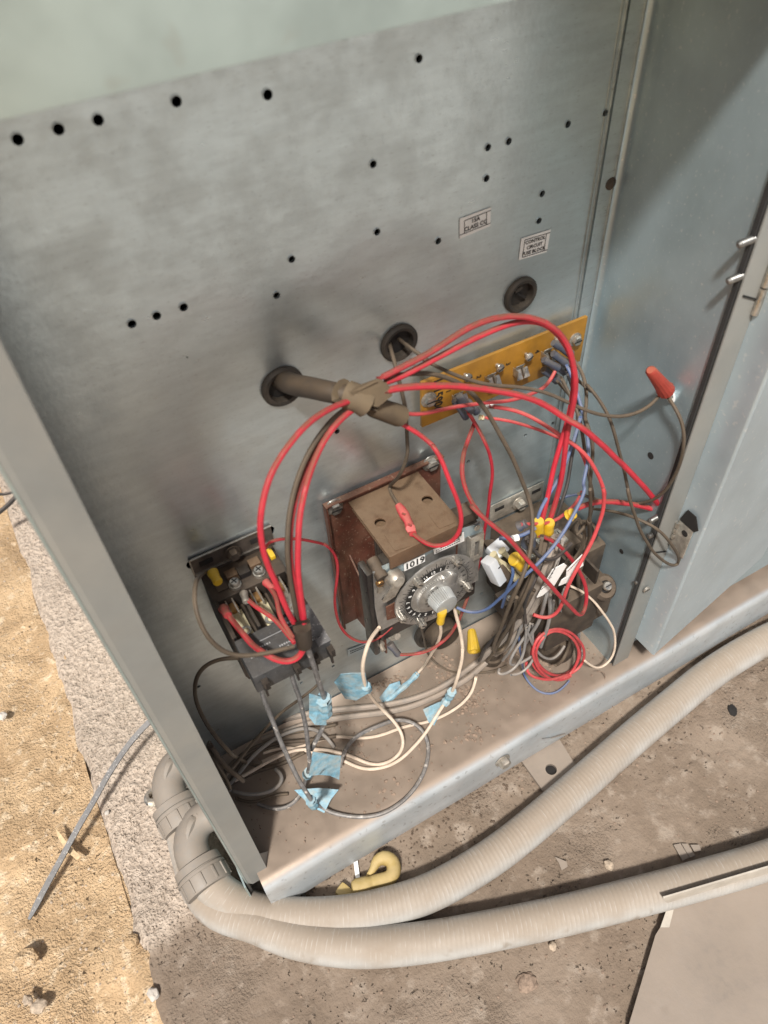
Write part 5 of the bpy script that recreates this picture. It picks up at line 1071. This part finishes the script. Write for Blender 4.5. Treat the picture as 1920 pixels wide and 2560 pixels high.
# steel sheet bottom right
sh = [P('T4',*p,.010,'g') for p in [(955,1745),(1090,1290),(1115,1250),(1160,1250),(1185,1150),(1700,1000),(2100,900),(2100,1900),(950,1900)]]
MB().prism(sh, (0,0,-.003)).build('metal_sheet', 'plate', None, False, 'flat dusty metal sheet at the bottom right corner of the slab', 'metal sheet')
dr = MB()
ta = [P('T4',1130,1105,.043,'g'), P('T4',1700,937,.043,'g'), P('T4',2300,760,.043,'g')]; ba = [P('T4',1165,1150,.014,'g'), P('T4',1700,1000,.014,'g'), P('T4',2300,830,.014,'g')]
dr.prism([ba[0], ba[1], ba[2], ta[2], ta[1], ta[0]], (.0006,.0014,0)); dr.prism([P('T4',*p,.0125,'g') for p in [(1115,1250),(1160,1250),(1185,1150),(1150,1150)]], (0,0,-.002))
dr.build('metal_strip', 'plate2', None, False, 'thin pale metal strip along the edge of the bottom right sheet', 'metal strip')
# nuts, chips, stones
def chip(rg, x, y, s, h, mt, label, cat, name, flat=.35, grp=None):
    c = P(rg, x, y, h, 'g'); mb = MB(); g = bmesh.ops.create_icosphere(mb.bm, subdivisions=3, radius=1)['verts']
    ax_ = Vector((random.uniform(.7,1.3), random.uniform(.6,1.0), flat)); rz = Matrix.Rotation(random.uniform(0,3), 3, 'Z')
    for v in g:
        f = 1 + .35*noise.noise(v.co*1.7 + c*50); v.co = rz @ Vector((v.co.x*ax_.x, v.co.y*ax_.y, v.co.z*ax_.z))*s*f + c
    mb.build(name, mt, None, False, label, cat, grp)
def nutthing(rg, x, y, label, s=.009):
    c = P(rg, x, y, .002, 'g'); o = empty('hex_nut', c, label, 'nut'); MB().ring(c, (.1,0,1), s*.45, s*.8, s*.6, 6).build('nut_body', 'dsteel', o, False); MB().ring(c - Vector((0,0,.001)), (.1,0,1), s*.5, s*1.0, .0012, 20).build('washer', 'steel', o)
nutthing('T2', 1050, 665, 'zinc nut with washer on the rough concrete beside the farther elbow', .010)
nutthing('T3', 470, 1055, 'rusty nut partly under the lower conduit near the slab corner', .010)
MB().box(P('T3',1195,770,.004,'g'), (.004,.022,.002), Matrix.Rotation(-.35,3,'Z')).build('metal_sliver', 'white', None, False, 'bright sliver of metal left of the yellow hook', 'scrap')
MB().ring(P('T3',855,915,.002,'g'), (0,.2,1), .006, .009, .002, 24).build('washer_ring', 'steel', None, True, 'thin steel washer under the post end of the pan lip', 'washer')
MB().prism([P('T2',*p,.003,'g') for p in [(385,880),(420,920),(480,1000),(560,1075),(535,1100),(460,1040),(400,940)]], (0,0,.003)).build('wood_splinter', 'wood', None, False, 'long pale splinter of wood beneath the cable tie tail', 'wood splinter')
chip('T2', 1045, 1970+40, .0070, .004, 'palestone', 'white round pebble at the slab edge low in the photo', 'pebble', 'pebble', .6)
chip('T2', 730, 770, .003, .003, 'palestone', 'small white chip of stone beside the middle of the cable tie', 'pebble', 'pebble', .6)
chip('T2', 15, 110, .006, .004, 'palestone', 'pale chip of stone at the left edge below the black cables', 'pebble', 'pebble', .5)
chip('T2', 180, 1760, .009, .002, 'soil', 'brown clod of soil left of the pebble', 'clod', 'soil_clod', .6)
chip('T2', 190, 2050, .006, .003, 'pebble', 'tan stone in the lower left of the soil', 'stone', 'stone', .6)
chip('T2', 265, 2090, .006, .003, 'pebble', 'tan stone just right of another in the lower left soil', 'stone', 'stone', .6)
chip('T2', 900, 1650, .008, .000, 'soil', 'brown clod wedged against the slab edge', 'clod', 'soil_clod', .5)
chip('T4', 855, 935, .0045, .003, 'pebble', 'pale stone between the two conduits', 'stone', 'stone', .6)
chip('T4', 570, 1345, .0045, .003, 'pebble', 'pale stone just below the lower conduit', 'stone', 'stone', .6)
chip('T4', 440, 1530, .008, .001, 'clump', 'dark crumb of dirt on the concrete below the lower conduit', 'clod', 'soil_clod', .6)
chip('T4', 1478, 152, .0055, .000, 'dark', 'dark little stone on the concrete right of the upper conduit', 'stone', 'stone', .4)
for k, (pts, lb_) in enumerate([([(580,895),(640,920),(645,945),(615,965),(600,925)], 'flake of paint left of the pale stone between the conduits'),
        ([(1180,835),(1215,828),(1260,900),(1225,915)], 'long paint flake lying above the lower conduit'), ([(1220,828),(1250,830),(1290,890),(1262,900)], 'paint flake touching the right side of the long flake'),
        ([(1265,835),(1310,835),(1320,865),(1285,870)], 'square paint flake at the right of the flake group')]):
    MB().prism([P('T4',*p,.0025+.0006*k,'g') for p in pts], (0,0,.0010)).build('paint_flake', 'plate', None, False, lb_, 'paint flake')
# loose grit
def grit(name, mt, n_, area, smin, smax, z, label, rough_edge=None):
    mb = MB()
    for _ in range(n_):
        x = random.uniform(area[0], area[1]); y = random.uniform(area[2], area[3])
        if nz(x, y, 7, 11) < -.05 and random.random() < .8: continue
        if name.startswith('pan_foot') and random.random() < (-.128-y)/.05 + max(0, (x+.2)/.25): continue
        s = random.uniform(smin, smax); zz_ = z(x, y)
        g = bmesh.ops.create_icosphere(mb.bm, subdivisions=1, radius=s)['verts']; a = random.random()*6
        for v in g: v.co = Vector((v.co.x*random.uniform(.7,1.3), v.co.y*random.uniform(.7,1.3), v.co.z*.7)) + Vector((x, y, zz_ + s*.2))
    mb.build(name, mt, None, False, label, 'gravel', None, 'stuff')
grit('soil_grit', 'pebble', 2200, (-1.0,-.52,-.15,.7), .0005, .0017, soil_z, 'fine pale grit strewn over the sandy soil')
grit('concrete_grit', 'slab', 2600, (-.51,-.43,-.12,.6), .0006, .0018, slab_z, 'fine grit stuck to the rough strip of concrete')
grit('pan_foot_crumbs', 'darkcrumb', 900, (-.37,-.02,-.175,-.128), .0004, .0017, slab_z, 'dark crumbs strewn on the slab along the foot of the pan')  # dark brown crumbs, thinning out away from the pan
grit('slab_grit', 'clump', 1300, (-.5,.35,-.42,-.14), .0004, .0016, slab_z, 'crumbs of dirt scattered over the slab')
